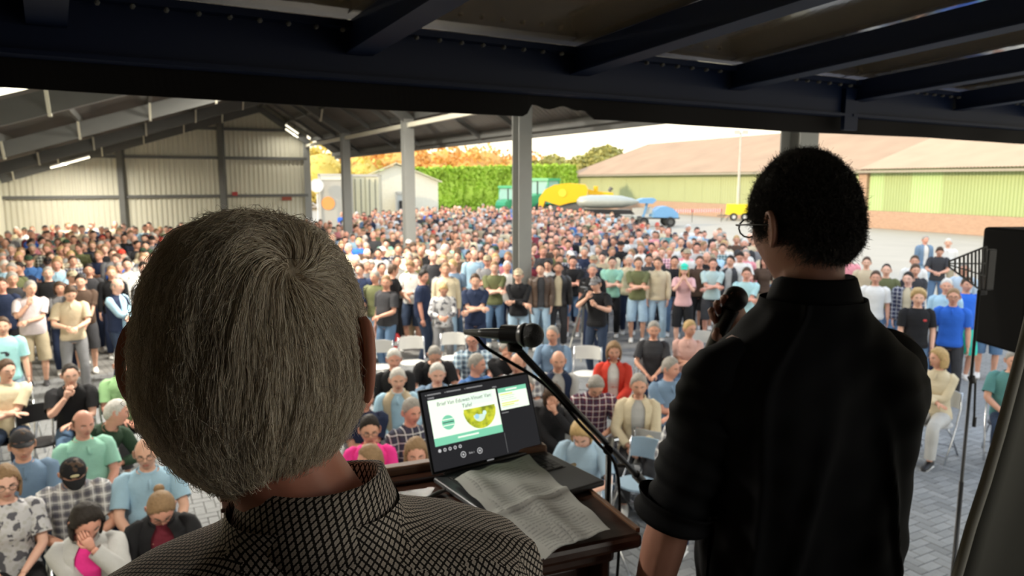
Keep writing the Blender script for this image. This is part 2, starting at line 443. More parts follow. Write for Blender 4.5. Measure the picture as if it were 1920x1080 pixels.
def figure_mesh(rig, name, voxel=.010, ratio=.30, headres=(28, 22), face=True, hands=True, ear=(0, 1)):
    mb = MB(); q = rig.q
    rig.torso(mb, 20)
    for i in (0, 1):
        rig.limb(mb, rig.sh[i], rig.el[i], rig.wr[i], rig.arm_r(), 10, dome=rig.dome(i))
        rig.limb(mb, rig.hip[i], rig.kn[i], rig.an[i], rig.leg_r(), 10)
        a = rig.an[i]; V, F = sweep([a+Vector((0,.05,-.05)), a+Vector((0,0,-.04)), a+Vector((0,-.08,-.055)), a+Vector((0,-.15,-.07))], [(.03,.03),(.035,.04),(.04,.025),(.03,.014)], 8, ref=(1,0,0)); mb.add(V, F)
    c, u, f = rig.spine(1.48); hc = rig.head @ Vector((0, .015, -.05))
    k = .88 if rig.fem else 1
    V, F = sweep([c, c.lerp(hc, .5), hc], [(.066*k,.066*k),(.056*k,.058*k),(.056*k,.06*k)], 12, ref=(1,0,0)); mb.add(V, F)
    D, HF = sphere_dirs(*headres); HV = head_points(D)
    mb.add(apply(rig.head, HV), HF)
    V, F = remesh(mb, voxel, ratio)
    out = MB(); out.add(V, F, 0)
    if hands:
        for i, sd in ((0, -1), (1, 1)):
            fd = (rig.wr[i]-rig.el[i]).normalized()
            cur = .25 if q.get('cross') else .5
            pn = Vector((-sd, 0, 0)) if rig.wr[i].z < rig.spine(1.1)[0].z and not rig.sit else (Vector((0, .8, -.3)) if not rig.sit else Vector((0,0,-1)))
            if rig.wr[i].z > rig.spine(1.30)[0].z: pn = Vector((0, 1, 0)); fd = (fd+Vector((0,0,.6))).normalized()
            hand_geo(out, rig.wr[i]+fd*.01, fd, sd, cur, 0, .92 if not rig.fem else .82, pn)
    for sd in (-1, 1):
        eg = ear_geo(sd, 7 if ear[0] == 0 else 16); out.add(apply(rig.head, (np.concatenate(eg.v)-np.array([sd*.078,0,0]))*ear[1]+np.array([sd*(.078+ear[0]),0,0])), eg.f, 0)
    if face:
        fm = MB(); face_parts(fm)
        out.v.append(apply(rig.head, np.concatenate(fm.v))); off = out.n
        for f_, m_ in zip(fm.f, fm.m): out.f.append([i+off for i in f_]); out.m.append(m_)
        out.n += fm.n
    return out.mesh(name, [M['skin'], M['eye'], M['dark'], M['lip']], True)

def face_parts(fm, hi=False):
    def on_face(x, z, dy=0.0):
        # front surface near the face plane
        d = Vector((x/.076, -1, z/.118)); best = None
        for _ in range(6):
            d.normalize(); p = head_points([tuple(d)])[0]
            d.x += (x-p[0])*8; d.z += (z-p[2])*6
        d.normalize(); p = head_points([tuple(d)])[0]
        return Vector((x, p[1]+dy, z))
    for sd in (-1, 1):
        c = on_face(sd*.031, .003)
        fm.ellipsoid(c+Vector((0,.003,0)), (.0135,.007,.0062), 8, 6, 1)
        fm.ellipsoid(c+Vector((sd*-.001,-.0025,0)), (.0056,.003,.0056), 8, 4, 2)
        pts = [on_face(sd*x, z, -.001) for x, z in ((.014,.0185),(.026,.0225),(.038,.0225),(.047,.017))]
        fm.tube(pts, [.003,.004,.0036,.002], 5, 2)
        pts = [on_face(sd*x, z, -.0005) for x, z in ((.018,.005),(.031,.0105),(.045,.004))]
        fm.tube(pts, [.001,.0018,.001], 5, 2)
        fm.ellipsoid(on_face(sd*.007, -.040, .001), (.003,.004,.002), 6, 4, 2)
    for z, r in ((-.0595,.0032),(-.0665,.004)):
        pts = [on_face(x, z+abs(x)*.12*(1 if z < -.063 else -1)*-.6, .0005) for x in (-.024,-.012,0,.012,.024)]
        fm.tube(pts, [.001,r*.9,r,r*.9,.001], 5, 3)

def hairline(phi, kind):
    """lowest z of direction that bears hair; phi 0 at the face, pi at the back"""
    x = [0, .6, 1.05, 1.35, 1.75, 2.3, PI]
    y = {'short': [.66,.58,.30,-.10,-.08,-.42,-.60], 'bald': [2,2,2,-.12,-.12,-.42,-.6], 'thin': [.8,.72,.3,-.15,-.1,-.42,-.6],
         'long': [.64,.54,.12,-.3,-.5,-.7,-.8], 'cap': [.50,.45,.35,.25,.20,.08,-.02]}[kind]
    return np.interp(phi, x, y)
def hair_mesh(kind, seed=0, res=(30, 22), shape=None):
    D, F = sphere_dirs(*res); P = (shape or head_points)(D)
    phi = np.abs(np.arctan2(D[:,0], -D[:,1])); base = {'curly':'short','bob':'long','bun':'long','beanie':'cap','parting':'short'}.get(kind, kind)
    hl = hairline(phi, base) if shape is None else np.interp(phi, [0,.6,1.05,1.35,1.75,2.3,PI], [.52,.45,.15,-.15,-.30,-.80,-.93]); m = D[:,2]-hl
    if base == 'bald': m = np.minimum(m, .42-D[:,2] + 0*m)
    th = {'short':.009,'bald':.006,'thin':.006,'long':.013,'bob':.016,'curly':.026,'cap':.012,'bun':.009,'beanie':.02,'parting':.016}[kind]
    t = sm(m, -.02, .16)*th
    if kind in ('short','parting','thin'): t *= 1 + .7*sm(D[:,2], .4, .95)
    if kind == 'curly': t *= 1 + .5*sm(D[:,2], .2, .9)
    amp = {'curly':.012,'short':.0035,'cap':.0,'beanie':.002,'bald':.003,'bun':.001}.get(kind, .004)
    t = t + sm(m, .05, .3)*wob(D, amp, 2.2 if kind != 'curly' else 3.4, seed, 8)*1.6
    Q = P + D*np.where(m > -.06, t, -.01)[:,None]
    F2 = [f for f in F if all(m[i] > -.09 for i in f)]
    mb = MB(); mb.add(Q, F2)
    if kind in ('long', 'bob'):
        L = -.24 if kind == 'long' else -.10; n = 22; rows = 7; V = []
        for j in range(rows):
            z = -.0 + (L)*j/(rows-1)
            for i in range(n+1):
                a = math.radians(62 + (298-62)*i/n); w = (.094 if kind == 'long' else .10)*(1-.10*(j/(rows-1))**2 if kind == 'bob' else 1+.05*j/(rows-1))
                V.append((w*math.sin(a)*.97, -w*math.cos(a)*1.05+.006+.004*math.sin(i*2.1+j), z+.004*math.sin(i*3.3)))
        W = np.array(V); inner = W*np.array([.84,.84,1.0]); FF = []
        nn = n+1; S = len(V)
        for j in range(rows-1):
            for i in range(n):
                a = j*nn+i; FF.append((a, a+1, a+1+nn, a+nn)); FF.append((S+a, S+a+nn, S+a+1+nn, S+a+1))
        for i in range(n): a = (rows-1)*nn+i; FF.append((a, a+1, S+a+1, S+a))
        for j in range(rows-1):
            a = j*nn; FF.append((a, a+nn, S+a+nn, S+a)); a = j*nn+n; FF.append((a+nn, a, S+a, S+a+nn))
        mb.add(np.concatenate([W, inner]), FF)
    if kind == 'bun': mb.ellipsoid((0, .112, .045), (.034,.03,.034), 12, 8)
    if kind == 'cap':
        V = []; n = 14
        for r0, dz in ((0, 0), (.075, -.012)):
            for i in range(n+1):
                a = math.radians(-62+124*i/n); rr = 1
                V.append((math.sin(a)*(.084), -math.cos(a)*(.098+r0*math.cos(a*.9)), .062+dz - (.02*abs(math.sin(a)))))
        V = V + [(x, y, z-.004) for x, y, z in V]; nn = n+1; S = 2*nn; FF = []
        for i in range(n):
            FF += [(i, i+1, i+1+nn, i+nn), (S+i, S+i+nn, S+i+1+nn, S+i+1), (nn+i, nn+i+1, S+nn+i+1, S+nn+i)]
        mb.add(V, FF)
    return mb.mesh('hair_'+kind, M['hair'] if kind not in ('cap','beanie') else M['cloth'], True)
def glasses_mesh():
    mb = MB()
    for sd in (-1, 1):
        pts = [Vector((sd*.033+.023*math.cos(a), -.100, .001+.017*math.sin(a))) for a in [2*PI*i/12 for i in range(13)]]
        mb.tube(pts, .0017, 5)
        mb.tube([(sd*.056,-.100,.006),(sd*.075,-.085,.007),(sd*.083,.0,.004),(sd*.080,.02,-.006)], .0016, 5)
    mb.tube([(-.010,-.101,.004),(0,-.104,.006),(.010,-.101,.004)], .0016, 5)
    return mb.mesh('glasses', M['black'], True)

def wrinkle(mb, amp, seed, top=None):
    V = np.concatenate(mb.v); c = V.mean(0)
    d = V.copy(); d[:,2] = 0; d[:,:2] -= c[:2]*0; n = np.linalg.norm(d, axis=1)+1e-6
    V = V + d/n[:,None]*(wob(V*np.array([1,1,.8]), amp, 3.2, seed, 6)+wob(V, amp*.5, 8, seed+1, 6))[:,None]
    mb.v = [V]; return mb
def garment(rig, kind, seed=0, n=26, mats=None):
    mb = MB(); fl = (.012 if kind != 'under' else .004)+.01*rig.fat
    inf = lambda h: fl + (.012 if h < 1.0 else (.006 if h < 1.2 else 0))
    if kind in ('tee', 'long', 'polo', 'under'):
        rig.torso(mb, n, inf, h0=.90, h1=1.505, cap=False)
        hem = .76 if kind != 'long' else 1.92
        r = rig.arm_r(); big = (lambda t: (.018+.012*min(t, 1))*(1 if kind != 'under' else .45)) if kind != 'long' else (lambda t: .014 if t < 1.7 else .010)
        for i in (0, 1):
            rig.limb(mb, rig.sh[i], rig.el[i], rig.wr[i], lambda t: r(t)+big(t), 12, 0, 0, hem, 4 if kind != 'long' else 6, cap=False, dome=rig.dome(i))
        if kind in ('polo', 'long'):
            c, u, f = rig.spine(1.50); X = rig.lat(1.5); V = []
            for dz, w in ((-.012,.078),(.022,.070),(.024,.064)):
                for k_ in range(16):
                    a = 2*PI*k_/16; V.append(tuple(c + u*(dz - .018*max(0, -math.sin(a))) + X*w*math.cos(a) - f*(w*math.sin(a)*.98)))
            mb.add(V, [(j*16+k_, j*16+(k_+1) % 16, (j+1)*16+(k_+1) % 16, (j+1)*16+k_) for j in range(2) for k_ in range(16)])
            # two collar points and the button placket lying on the front
            for sd in (-1, 1):
                p0 = c+X*sd*.012+f*.070+u*-.005; mb.add([tuple(p0), tuple(p0+X*sd*.045-f*.012+u*.012), tuple(p0+X*sd*.034+f*.022-u*.045)], [(0,1,2)])
            c2 = rig.spine(1.40)[0]; mb.bar(c2+f*(.138+fl), c+f*.088-u*.02, .022, .004, up=tuple(f))
    elif kind in ('jacket', 'vest'):
        rig.torso(mb, n, lambda h: inf(h)+.014, h0=.89, h1=1.505, cap=False, arc=(math.radians(-90+20), math.radians(270-20)))
        rig.torso(mb, n, lambda h: inf(h)+.006, h0=.89, h1=1.505, cap=False, arc=(math.radians(-90+20), math.radians(270-20)))
        if kind == 'jacket':
            r = rig.arm_r()
            for i in (0, 1): rig.limb(mb, rig.sh[i], rig.el[i], rig.wr[i], lambda t: r(t)+.024, 12, 0, 0, 1.93, 6, cap=False, dome=rig.dome(i))
        c, u, f = rig.spine(1.50); X = rig.lat(1.5); V = []
        for dz, w in ((-.015,.092),(.03,.078),(.03,.070)):
            for k_ in range(15):
                a = math.radians(-62 + 304*k_/14); V.append(tuple(c + u*(dz-.03*max(0, -math.sin(a))) + X*w*math.cos(a) - f*(w*math.sin(a))))
        mb.add(V, [(j*15+k_, j*15+k_+1, (j+1)*15+k_+1, (j+1)*15+k_) for j in range(2) for k_ in range(14)])
    elif kind in ('trousers', 'shorts'):
        rig.torso(mb, n, .008, h0=.85, h1=1.03, cap=False)
        r = rig.leg_r(); end = 1.93 if kind == 'trousers' else (1.06 if not rig.sit else 1.0)
        wide = (lambda t: .012+.012*max(0, t-.8)) if kind == 'trousers' else (lambda t: .016+.03*t)
        for i in (0, 1): rig.limb(mb, rig.hip[i]+Vector((0,0,.02)), rig.kn[i], rig.an[i], lambda t: r(t)+wide(t), 12, 0, 0, end, 6, cap=False)
    wrinkle(mb, .009, seed)
    return mb.mesh(kind, mats or M['cloth'], True)
def shoes_mesh(rig):
    mb = MB()
    for i in (0, 1):
        a = rig.an[i]; z = a.z
        V, F = sweep([a+Vector((0,.085,-.045)), a+Vector((0,.06,-.035)), a+Vector((0,0,-.03)), a+Vector((0,-.07,-.05)), a+Vector((0,-.15,-.062)), a+Vector((0,-.19,-.07))],
                     [(.025,.025),(.038,.042),(.042,.05),(.048,.034),(.045,.024),(.022,.013)], 10, ref=(1,0,0))
        V = np.array(V); V[:,2] = np.maximum(V[:,2], .004); mb.add(V, F)
        mb.box((a.x, a.y-.045, .009), (.080, .235, .018), 1)
    return mb.mesh('shoes', [M['tint'], M['white']], True)

_rigs = {}; _mesh = {}
HAIRM = {}
def rig_of(pose, fem, fat):
    k_ = (pose, fem, fat)
    if k_ not in _rigs: _rigs[k_] = Rig(pose, fem, fat)
    return _rigs[k_]
def cached(key, fn):
    if key not in _mesh: _mesh[key] = fn()
    return _mesh[key]

SKIN = [(.68,.36,.25), (.74,.43,.31), (.62,.32,.22), (.78,.46,.35), (.68,.34,.25)]
HAIRC = {'brown': (.075,.045,.028), 'dark': (.022,.017,.014), 'grey': (.33,.31,.28), 'white': (.62,.60,.56), 'blond': (.48,.33,.15), 'ginger': (.35,.14,.05), 'sandy': (.27,.17,.09)}
C = {'black': (.014,.014,.016), 'navy': (.018,.028,.065), 'charcoal': (.045,.045,.05), 'grey': (.20,.20,.21), 'white': (.72,.71,.68), 'cream': (.66,.57,.40), 'beige': (.52,.43,.30),
     'olive': (.13,.14,.065), 'sky': (.38,.58,.72), 'blue': (.06,.16,.40), 'royal': (.03,.14,.62), 'mint': (.30,.58,.46), 'teal': (.10,.26,.25), 'maroon': (.16,.02,.035), 'pink': (.75,.30,.34),
     'magenta': (.80,.04,.28), 'red': (.60,.05,.03), 'orange': (.75,.15,.03), 'brown': (.08,.05,.035), 'green': (.30,.52,.25), 'darkgreen': (.03,.06,.035), 'palegrey': (.48,.48,.47),
     'denim': (.10,.17,.28), 'lightdenim': (.33,.46,.58), 'darkdenim': (.03,.045,.08), 'steel': (.17,.26,.38), 'khaki': (.38,.32,.22), 'turquoise': (.05,.60,.45)}
POP = []      # (position, short phrase) of people already described
def person(label, px, py, pose='down', top=('tee','navy'), bottom=('trousers','denim'), hair=('short','brown'), turn=0, fem=False, fat=0.0, scale=1.0,
           mat_top='cloth', over=None, skin=None, glasses=False, mirror=False, shoe='white', short=None, group=None, pos=None, cat='person'):
    rig = rig_of(pose, fem, fat); sc = scale
    hl = rig.head.translation
    if pos is None:
        p = on_z(px, py, hl.z*sc)
    else: p = Vector(pos)
    rz = math.atan2(-p.x, p.y) + math.radians(turn)
    R = Matrix.Rotation(rz, 3, 'Z'); mx = -1 if mirror else 1
    off = R @ Vector((hl.x*mx*sc, hl.y*sc, 0))
    loc = Vector((p.x-off.x, p.y-off.y, 0))
    key = (pose, fem, fat); nm = 'person'
    sk = skin or random.choice(SKIN)
    root = mesh_obj('person', cached(('body',)+key, lambda: figure_mesh(rig, 'figure')), None, sk)
    root.location = loc; root.rotation_euler = (0, 0, rz); root.scale = (sc*mx, sc, sc)
    setp(root, label, cat, group)
    j = random.uniform(.92, 1.08)
    def part(name, me, col, m4=None, mt=None):
        o = mesh_obj(name, me, root, col)
        if m4 is not None: o.matrix_local = m4
        if mt is not None: o.material_slots[0].link = 'OBJECT'; o.material_slots[0].material = mt
        return o
    tk, tc = top
    tcol = tuple(c*j for c in (C[tc] if isinstance(tc, str) else tc))
    name = {'tee': 't_shirt', 'polo': 'polo_shirt', 'long': 'shirt', 'under': 't_shirt'}[tk]
    part(name, cached((tk,)+key, lambda: garment(rig, tk, 3)), tcol, mt=M[mat_top] if mat_top != 'cloth' else None)
    if over:
        ok, oc = over[:2]
        part(ok, cached((ok,)+key, lambda: garment(rig, ok, 5)), C[oc], mt=M[over[2]] if len(over) > 2 else None)
    bk, bc = bottom
    part(bk, cached((bk,)+key, lambda: garment(rig, bk, 9)), C[bc], mt=M['denim'] if 'denim' in bc else None)
    part('shoes', cached(('shoes',)+key, lambda: shoes_mesh(rig)), C[shoe])
    hk, hc = hair
    if hk in ('cap', 'beanie'):
        part('hair', cached(('hair','short'), lambda: hair_mesh('short')), HAIRC['brown'], rig.head)
        part('cap', cached(('hair',hk), lambda: hair_mesh(hk)), C[hc], rig.head @ Matrix.Translation((0,0,.004)))
    elif hk == 'capblond':
        part('hair', cached(('hair','long'), lambda: hair_mesh('long')), HAIRC['blond'], rig.head)
        part('cap', cached(('hair','cap'), lambda: hair_mesh('cap')), C[hc], rig.head @ Matrix.Translation((0,0,.006)))
    elif hk != 'none':
        part('hair', cached(('hair',hk), lambda: hair_mesh(hk)), HAIRC[hc], rig.head)
    if glasses: part('glasses', cached(('glasses',), glasses_mesh), (0,0,0), rig.head)
    POP.append((loc, short or label.split(',')[0], pose, rz))
    return root, loc, rz
# ------------------------------------------------------------------ the setting: ground, barn, trailer
FLOOR_Z = 1.6
R_AX = Vector((-.451, .893, 0)).normalized()       # along the row of columns, away from the camera
G_AX = Vector((-.893, -.451, 0)).normalized()      # across the barn, to the left
P0 = Vector((.20, 14.9, 0)); BAY = 6.93
def barn(u, s_, z): return P0 + R_AX*u + G_AX*s_ + Vector((0, 0, z))
RIDGE_S, RIDGE_Z, EAVE_S, EAVE_Z = 1.96, 6.75, -1.30, 4.50
LEFT_S, LEFT_Z = 11.4, 3.75
def roof_z(s_):
    if s_ < RIDGE_S: return RIDGE_Z + (EAVE_Z-RIDGE_Z)*(RIDGE_S-s_)/(RIDGE_S-EAVE_S)
    return RIDGE_Z + (LEFT_Z-RIDGE_Z)*(s_-RIDGE_S)/(LEFT_S-RIDGE_S)
U_END = 3*BAY; U_NEAR = -2.4*BAY

M['asphalt'] = mat('pale_asphalt', (.42,.38,.31), .9, var=.12, scale=.6, bump=.1)
M['paver'] = tint_mat('concrete_paver', .8, .14, 16, bump=.3)
M['cladding'] = mat('white_steel_cladding', (.66,.64,.52), .55, var=.05, scale=1.2)
M['steel'] = mat('galvanised_frame', (.13,.132,.125), .6, .2, var=.12, scale=3)
M['roofsheet'] = mat('grey_roof_sheet', (.16,.15,.135), .8, var=.2, scale=1.5)
M['green'] = mat('green_cladding', (.40,.44,.24), .7, var=.06, scale=.4)
M['greenlight'] = mat('pale_green_cladding', (.44,.58,.28), .7, var=.05, scale=.6)
M['brick'] = mat('brown_brick', (.33,.18,.12), .9, var=.18, scale=14)
M['asbestos'] = mat('weathered_roof_sheet', (.42,.29,.19), .9, var=.22, scale=.35)
M['rail'] = mat('blue_painted_steel', (.002,.008,.032), .5, var=.1, scale=8, spec=.25)
M['flap'] = mat('black_rubber', (.006,.005,.005), .7, var=.15, spec=.15)

# ground, in one piece to the horizon
mb = MB(); mb.box((0, 100, -.06), (500, 420, .1)); mb.build('ground', M['asphalt'], kind='structure')

# herringbone paving inside and in front of the barn
paving = MB(); paving.box((-2.5, 14.5, -.006), (26, 22, .006))
def brick_far():
    m, nt, b = newmat('far_paving'); tc = N(nt, 'TexCoord'); br = N(nt, 'TexBrick'); mp = N(nt, 'Mapping'); mp.inputs['Rotation'].default_value = (0, 0, .9)
    nt.links.new(tc.outputs['Object'], mp.inputs[0]); nt.links.new(mp.outputs[0], br.inputs[0])
    br.inputs['Color1'].default_value = (.17,.165,.155,1); br.inputs['Color2'].default_value = (.21,.205,.195,1); br.inputs['Mortar'].default_value = (.09,.085,.08,1)
    br.inputs['Scale'].default_value = 1; br.inputs['Brick Width'].default_value = .21; br.inputs['Row Height'].default_value = .105; br.inputs['Mortar Size'].default_value = .006
    nt.links.new(br.outputs[0], b.inputs['Base Color']); b.inputs['Roughness'].default_value = .85; return m
floor = paving.build('floor', brick_far(), kind='structure')
def pavers():
    w = .105; ang = math.radians(28); ca, sa = math.cos(ang), math.sin(ang)
    base = MB(); g = .003
    def brick_geo(lx, ly, h=.012):
        a, b_ = lx/2-g, ly/2-g; c = .004
        return ([(-a,-b_,-.003),(a,-b_,-.003),(a,b_,-.003),(-a,b_,-.003),(-a,-b_,h-c),(a,-b_,h-c),(a,b_,h-c),(-a,b_,h-c),(-a+c,-b_+c,h),(a-c,-b_+c,h),(a-c,b_-c,h),(-a+c,b_-c,h)],
                [(0,1,5,4),(1,2,6,5),(2,3,7,6),(3,0,4,7),(4,5,9,8),(5,6,10,9),(6,7,11,10),(7,4,8,11),(8,9,10,11)])
    H = brick_geo(2*w, w); Vt = brick_geo(w, 2*w)
    meshes = []
    for q in (H, Vt):
        t = MB(); t.add(*q); meshes.append(t.mesh('paver', M['paver']))
    cand = []
    for i in range(-75, 76):
        for j in range(-75, 76):
            d = (i-j) % 4
            if d == 0: cx, cy, o = (i+1)*w, (j+.5)*w, 0
            elif d == 3: cx, cy, o = (i+.5)*w, (j+1)*w, 1
            else: continue
            X = cx*ca - cy*sa + 1.2; Y = cx*sa + cy*ca + 8.2
            if Y < 4.2 or Y > 14.0: continue
            px, py = project((X, Y, 0))
            if px < -60 or px > 1980 or py > 1200: continue
            cand.append((X, Y, o, px, py))
    # the open patches of paving one sees between people come first
    def seen(c):
        _, Y, _, px, py = c
        return (1650 < px+ (py-800)*.0 and px < 1838-(py-940)*.28 and py > 800) or (1130 < px < 1225 and py > 900)
    vis = sorted([c for c in cand if seen(c)], key=lambda c: -c[4])[:300]
    vs = set((c[0], c[1]) for c in vis); r = random.Random(3)
    for X, Y, o, px, py in vis:
        w_ = r.uniform(.8, 1.15); q = mesh_obj('paver', meshes[o], floor, tuple(v*w_ for v in (.21,.22,.23)))
        q.location = (X, Y, r.uniform(-.002, .001)); q.rotation_euler = (0, 0, ang)
    rest = MB(); Vh, Fh = H; Vv, Fv = Vt; Rm = np.array([[ca,-sa,0],[sa,ca,0],[0,0,1]])
    Hn, Vn = np.array(Vh) @ Rm.T, np.array(Vv) @ Rm.T
    for X, Y, o, px, py in cand:
        if (X, Y) in vs: continue
        rest.add((Vn if o else Hn) + np.array([X, Y, r.uniform(-.002, .001)]), Fh)
    rest.build('pavers_further_off', M['paver'], floor, (.20,.205,.21), kind='stuff')
pavers()

def corrugated(p_of, u0, u1, pitch, depth, ztop, zbot, nrm, sub=4):
    """sheet along u with trapezoid ribs; returns MB pieces"""
    prof = [(0, 0), (.30, 0), (.42, 1), (.78, 1), (.90, 0)]
    V = []; cols = []; k = 0; us = []
    n = max(1, int(round((u1-u0)/pitch)))
    for i in range(n):
        for a, d in prof: us.append((u0+(i+a)*pitch, d))
    us.append((u0+n*pitch, 0))
    mb = MB(); V = []; F = []
    for u, d in us:
        V.append(tuple(p_of(u, zbot(u)) + nrm*(d*depth))); V.append(tuple(p_of(u, ztop(u)) + nrm*(d*depth)))
    for i in range(len(us)-1): F.append((2*i, 2*i+2, 2*i+3, 2*i+1))
    mb.add(V, F); return mb

# gable wall: sheets about a metre wide in three tiers, rails and posts in front of them
wall = MB(); wall.add([tuple(barn(U_END+.12, s_, z)) for s_, z in ((-.1,0),(11.7,0),(11.7,LEFT_Z+.1),(RIDGE_S,RIDGE_Z+.14),(-.1,roof_z(-.1)+.14))], [(0,1,2,3,4)])
wall = wall.build('wall_far', M['cladding'], kind='structure')
tiers = [(0, 2.75), (2.78, 4.35), (4.38, 5.55), (5.58, 7.0)]
for (z0, z1) in tiers:
    s_ = 0.0
    while s_ < 11.35:
        zt = lambda u: max(z0, min(z1, roof_z(u)-.02)); zb = lambda u: z0
        s1 = min(s_+1.14, 11.4)
        if max(zt(s_), zt(s1), zt((s_+s1)/2)) > z0+.05:
            p = corrugated(lambda u, z: barn(U_END+.02, u, z), s_, s1, .19, .045, zt, zb, -R_AX)
            p.build('cladding_panel', M['cladding'], wall)
        s_ += 1.14
def gbox(a, b, w, h, name, m, parent, up=(0,0,1)):
    mb = MB(); mb.bar(a, b, w, h, up=up); return mb.build(name, m, parent)
for z in (2.76, 4.36, 5.57):
    sl = [q/50*11.4 for q in range(51) if roof_z(q/50*11.4) > z+.05]
    gbox(barn(U_END-.10, sl[0], z), barn(U_END-.10, sl[-1], z), .10, .12, 'rail', M['steel'], wall)
for s_ in (3.55, 7.35): gbox(barn(U_END-.18, s_, 0), barn(U_END-.18, s_, roof_z(s_)-.2), .22, .22, 'column', M['steel'], wall)
for c, (s_, z) in (((.35,.02,.02), (3.1, 2.85)), ((.28,.06,.03), (.95, 2.62))):
    mb = MB(); mb.box(barn(U_END-.2, s_, z), (.42 if s_ < 2 else .22, .04, .16), R=Matrix.Rotation(math.radians(26.8), 3, 'Z'))
    mb.build('safety_sign', M['tint'], None, c, label='small red sign on the corrugated wall %s' % ('near the right corner post' if s_ < 2 else 'beside the middle post'), cat='sign')

# side wall out of view to the left, added to block the low sun
mb = corrugated(lambda u, z: barn(u, LEFT_S+.05, z), U_NEAR, U_END, .19, .045, lambda u: LEFT_Z, lambda u: 0, -G_AX)
mb.build('wall_left_sun_block', M['cladding'], kind='structure')

# roof: sheets, purlins, portal frames
roof = empty('barn_roof', tuple(barn(0, 0, 0)*0)); setp(roof, kind='structure')
def sheet(u0, u1, sa_, sb_, name='roof_sheet'):
    mb = MB(); V = []; F = []; n = int((u1-u0)/.18); th = .045
    for i in range(n+1):
        for k_, du in enumerate((0, .25, .5, .75)):
            u = u0 + (i+du)*(u1-u0)/(n+1); dz = .0 if k_ < 2 else .05
            V.append(tuple(barn(u, sa_, roof_z(sa_)+dz+.1))); V.append(tuple(barn(u, sb_, roof_z(sb_)+dz+.1)))
    V.append(tuple(barn(u1+.01, sa_, roof_z(sa_)+.1))); V.append(tuple(barn(u1+.01, sb_, roof_z(sb_)+.1)))
    c = len(V)//2
    for i in range(c-1): F.append((2*i, 2*i+1, 2*i+3, 2*i+2))
    mb.add(V, F); return mb.build(name, M['roofsheet'], roof)
u = U_NEAR
while u < U_END-.1:
    for a, b in ((EAVE_S, RIDGE_S), (RIDGE_S, (RIDGE_S+LEFT_S)/2+.05), ((RIDGE_S+LEFT_S)/2, LEFT_S+.4)):
        sheet(u, min(u+BAY/3, U_END+.2), a, b)
    u += BAY/3
for s_ in [EAVE_S+.12, -.25, .85, RIDGE_S-.12, RIDGE_S+.15]+[RIDGE_S+1.5*i for i in range(1, 7)]+[LEFT_S]:
    gbox(barn(U_NEAR, s_, roof_z(s_)-.02), barn(U_END, s_, roof_z(s_)-.02), .07, .16, 'purlin', M['steel'], roof)
for k_ in range(-2, 4):
    u = k_*BAY - (.25 if k_ == 3 else 0)
    for a, b in ((-.12, RIDGE_S), (RIDGE_S, LEFT_S)):
        gbox(barn(u, a, roof_z(a)-.28), barn(u, b, roof_z(b)-.28), .16, .34 if a >= RIDGE_S else .24, 'rafter', M['steel'], roof)
    for s_ in [RIDGE_S+1.5*i for i in range(1, 7)]+[.85]:
        mb = MB(); z = roof_z(s_)-.16
        mb.bar(barn(u-.34, s_, z+.06), barn(u-.03, s_, z-.32), .05, .05); mb.bar(barn(u+.34, s_, z+.06), barn(u+.03, s_, z-.32), .05, .05)
        mb.build('knee_brace', M['cladding'], roof)
    if k_ in (-2, -1, 0, 1, 2, 3):
        z = EAVE_Z+.38
for k_ in range(-2, 3):
    gbox(barn(k_*BAY, 0, 4.93), barn((k_+1)*BAY, 0, 4.93), .10, .12, 'eave_tie', M['cladding'], roof)
    for uu in (.33, .66): gbox(barn((k_+uu)*BAY, EAVE_S+.1, EAVE_Z-.0), barn((k_+uu)*BAY, RIDGE_S, RIDGE_Z-.1), .07, .12, 'rafter', M['steel'], roof)
gbox(barn(U_NEAR, EAVE_S-.02, EAVE_Z-.02), barn(U_END, EAVE_S-.02, EAVE_Z-.02), .12, .22, 'fascia', M['steel'], roof)
# ragged grey tarpaulin end is part of the trailer; ceiling lights
def tube_light(u, s_, label, power=0, hl=.62):
    z = lambda q: roof_z(q)-.50
    a = barn(u, s_-hl, z(s_-hl)); b = barn(u, s_+hl, z(s_+hl)); c = (a+b)/2
    t = empty('ceiling_light', tuple(c), 0, label, 'lamp', 'fluorescent lights under the barn roof')
    MB().bar(a-c+Vector((0,0,.06)), b-c+Vector((0,0,.06)), .14, .05).build('fixture', M['white'], t)
    if power:
        ld = bpy.data.lights.new('tube_light', 'AREA'); lo = bpy.data.objects.new('tube_light', ld); COL.objects.link(lo); lo.parent = t
        ld.shape = 'RECTANGLE'; ld.size = 1.2; ld.size_y = .12; ld.energy = power; ld.color = (1.0, .94, .82); lo.location = (0, 0, -.05)
        lo.rotation_euler = (0, 0, math.atan2((b-a).y, (b-a).x))
    for q in (-.45, .45): MB().bar((b-a)*.5*q+Vector((0,0,.08)), (b-a)*.5*q+Vector((0,0,.36)), .02, .02).build('hanger', M['steel'], t)
    mt = M.setdefault('tube', mat('lit_tube', (.9,.9,.8), .3, emit=((1.0,.93,.72), 1.6)))
    MB().tube([a-c, b-c], .035, 8).build('tube', mt, t)

tube_light(U_END-3.0, 8.9, 'lit fluorescent tube hanging low on the left slope of the barn roof', 480)
tube_light(U_END-.9, .75, 'small lit tube on the right slope of the barn roof, the farther of the two', 25, .25)
tube_light(U_END-1.8, .9, 'small lit tube on the right slope of the barn roof, nearer than its twin', 0, .25)

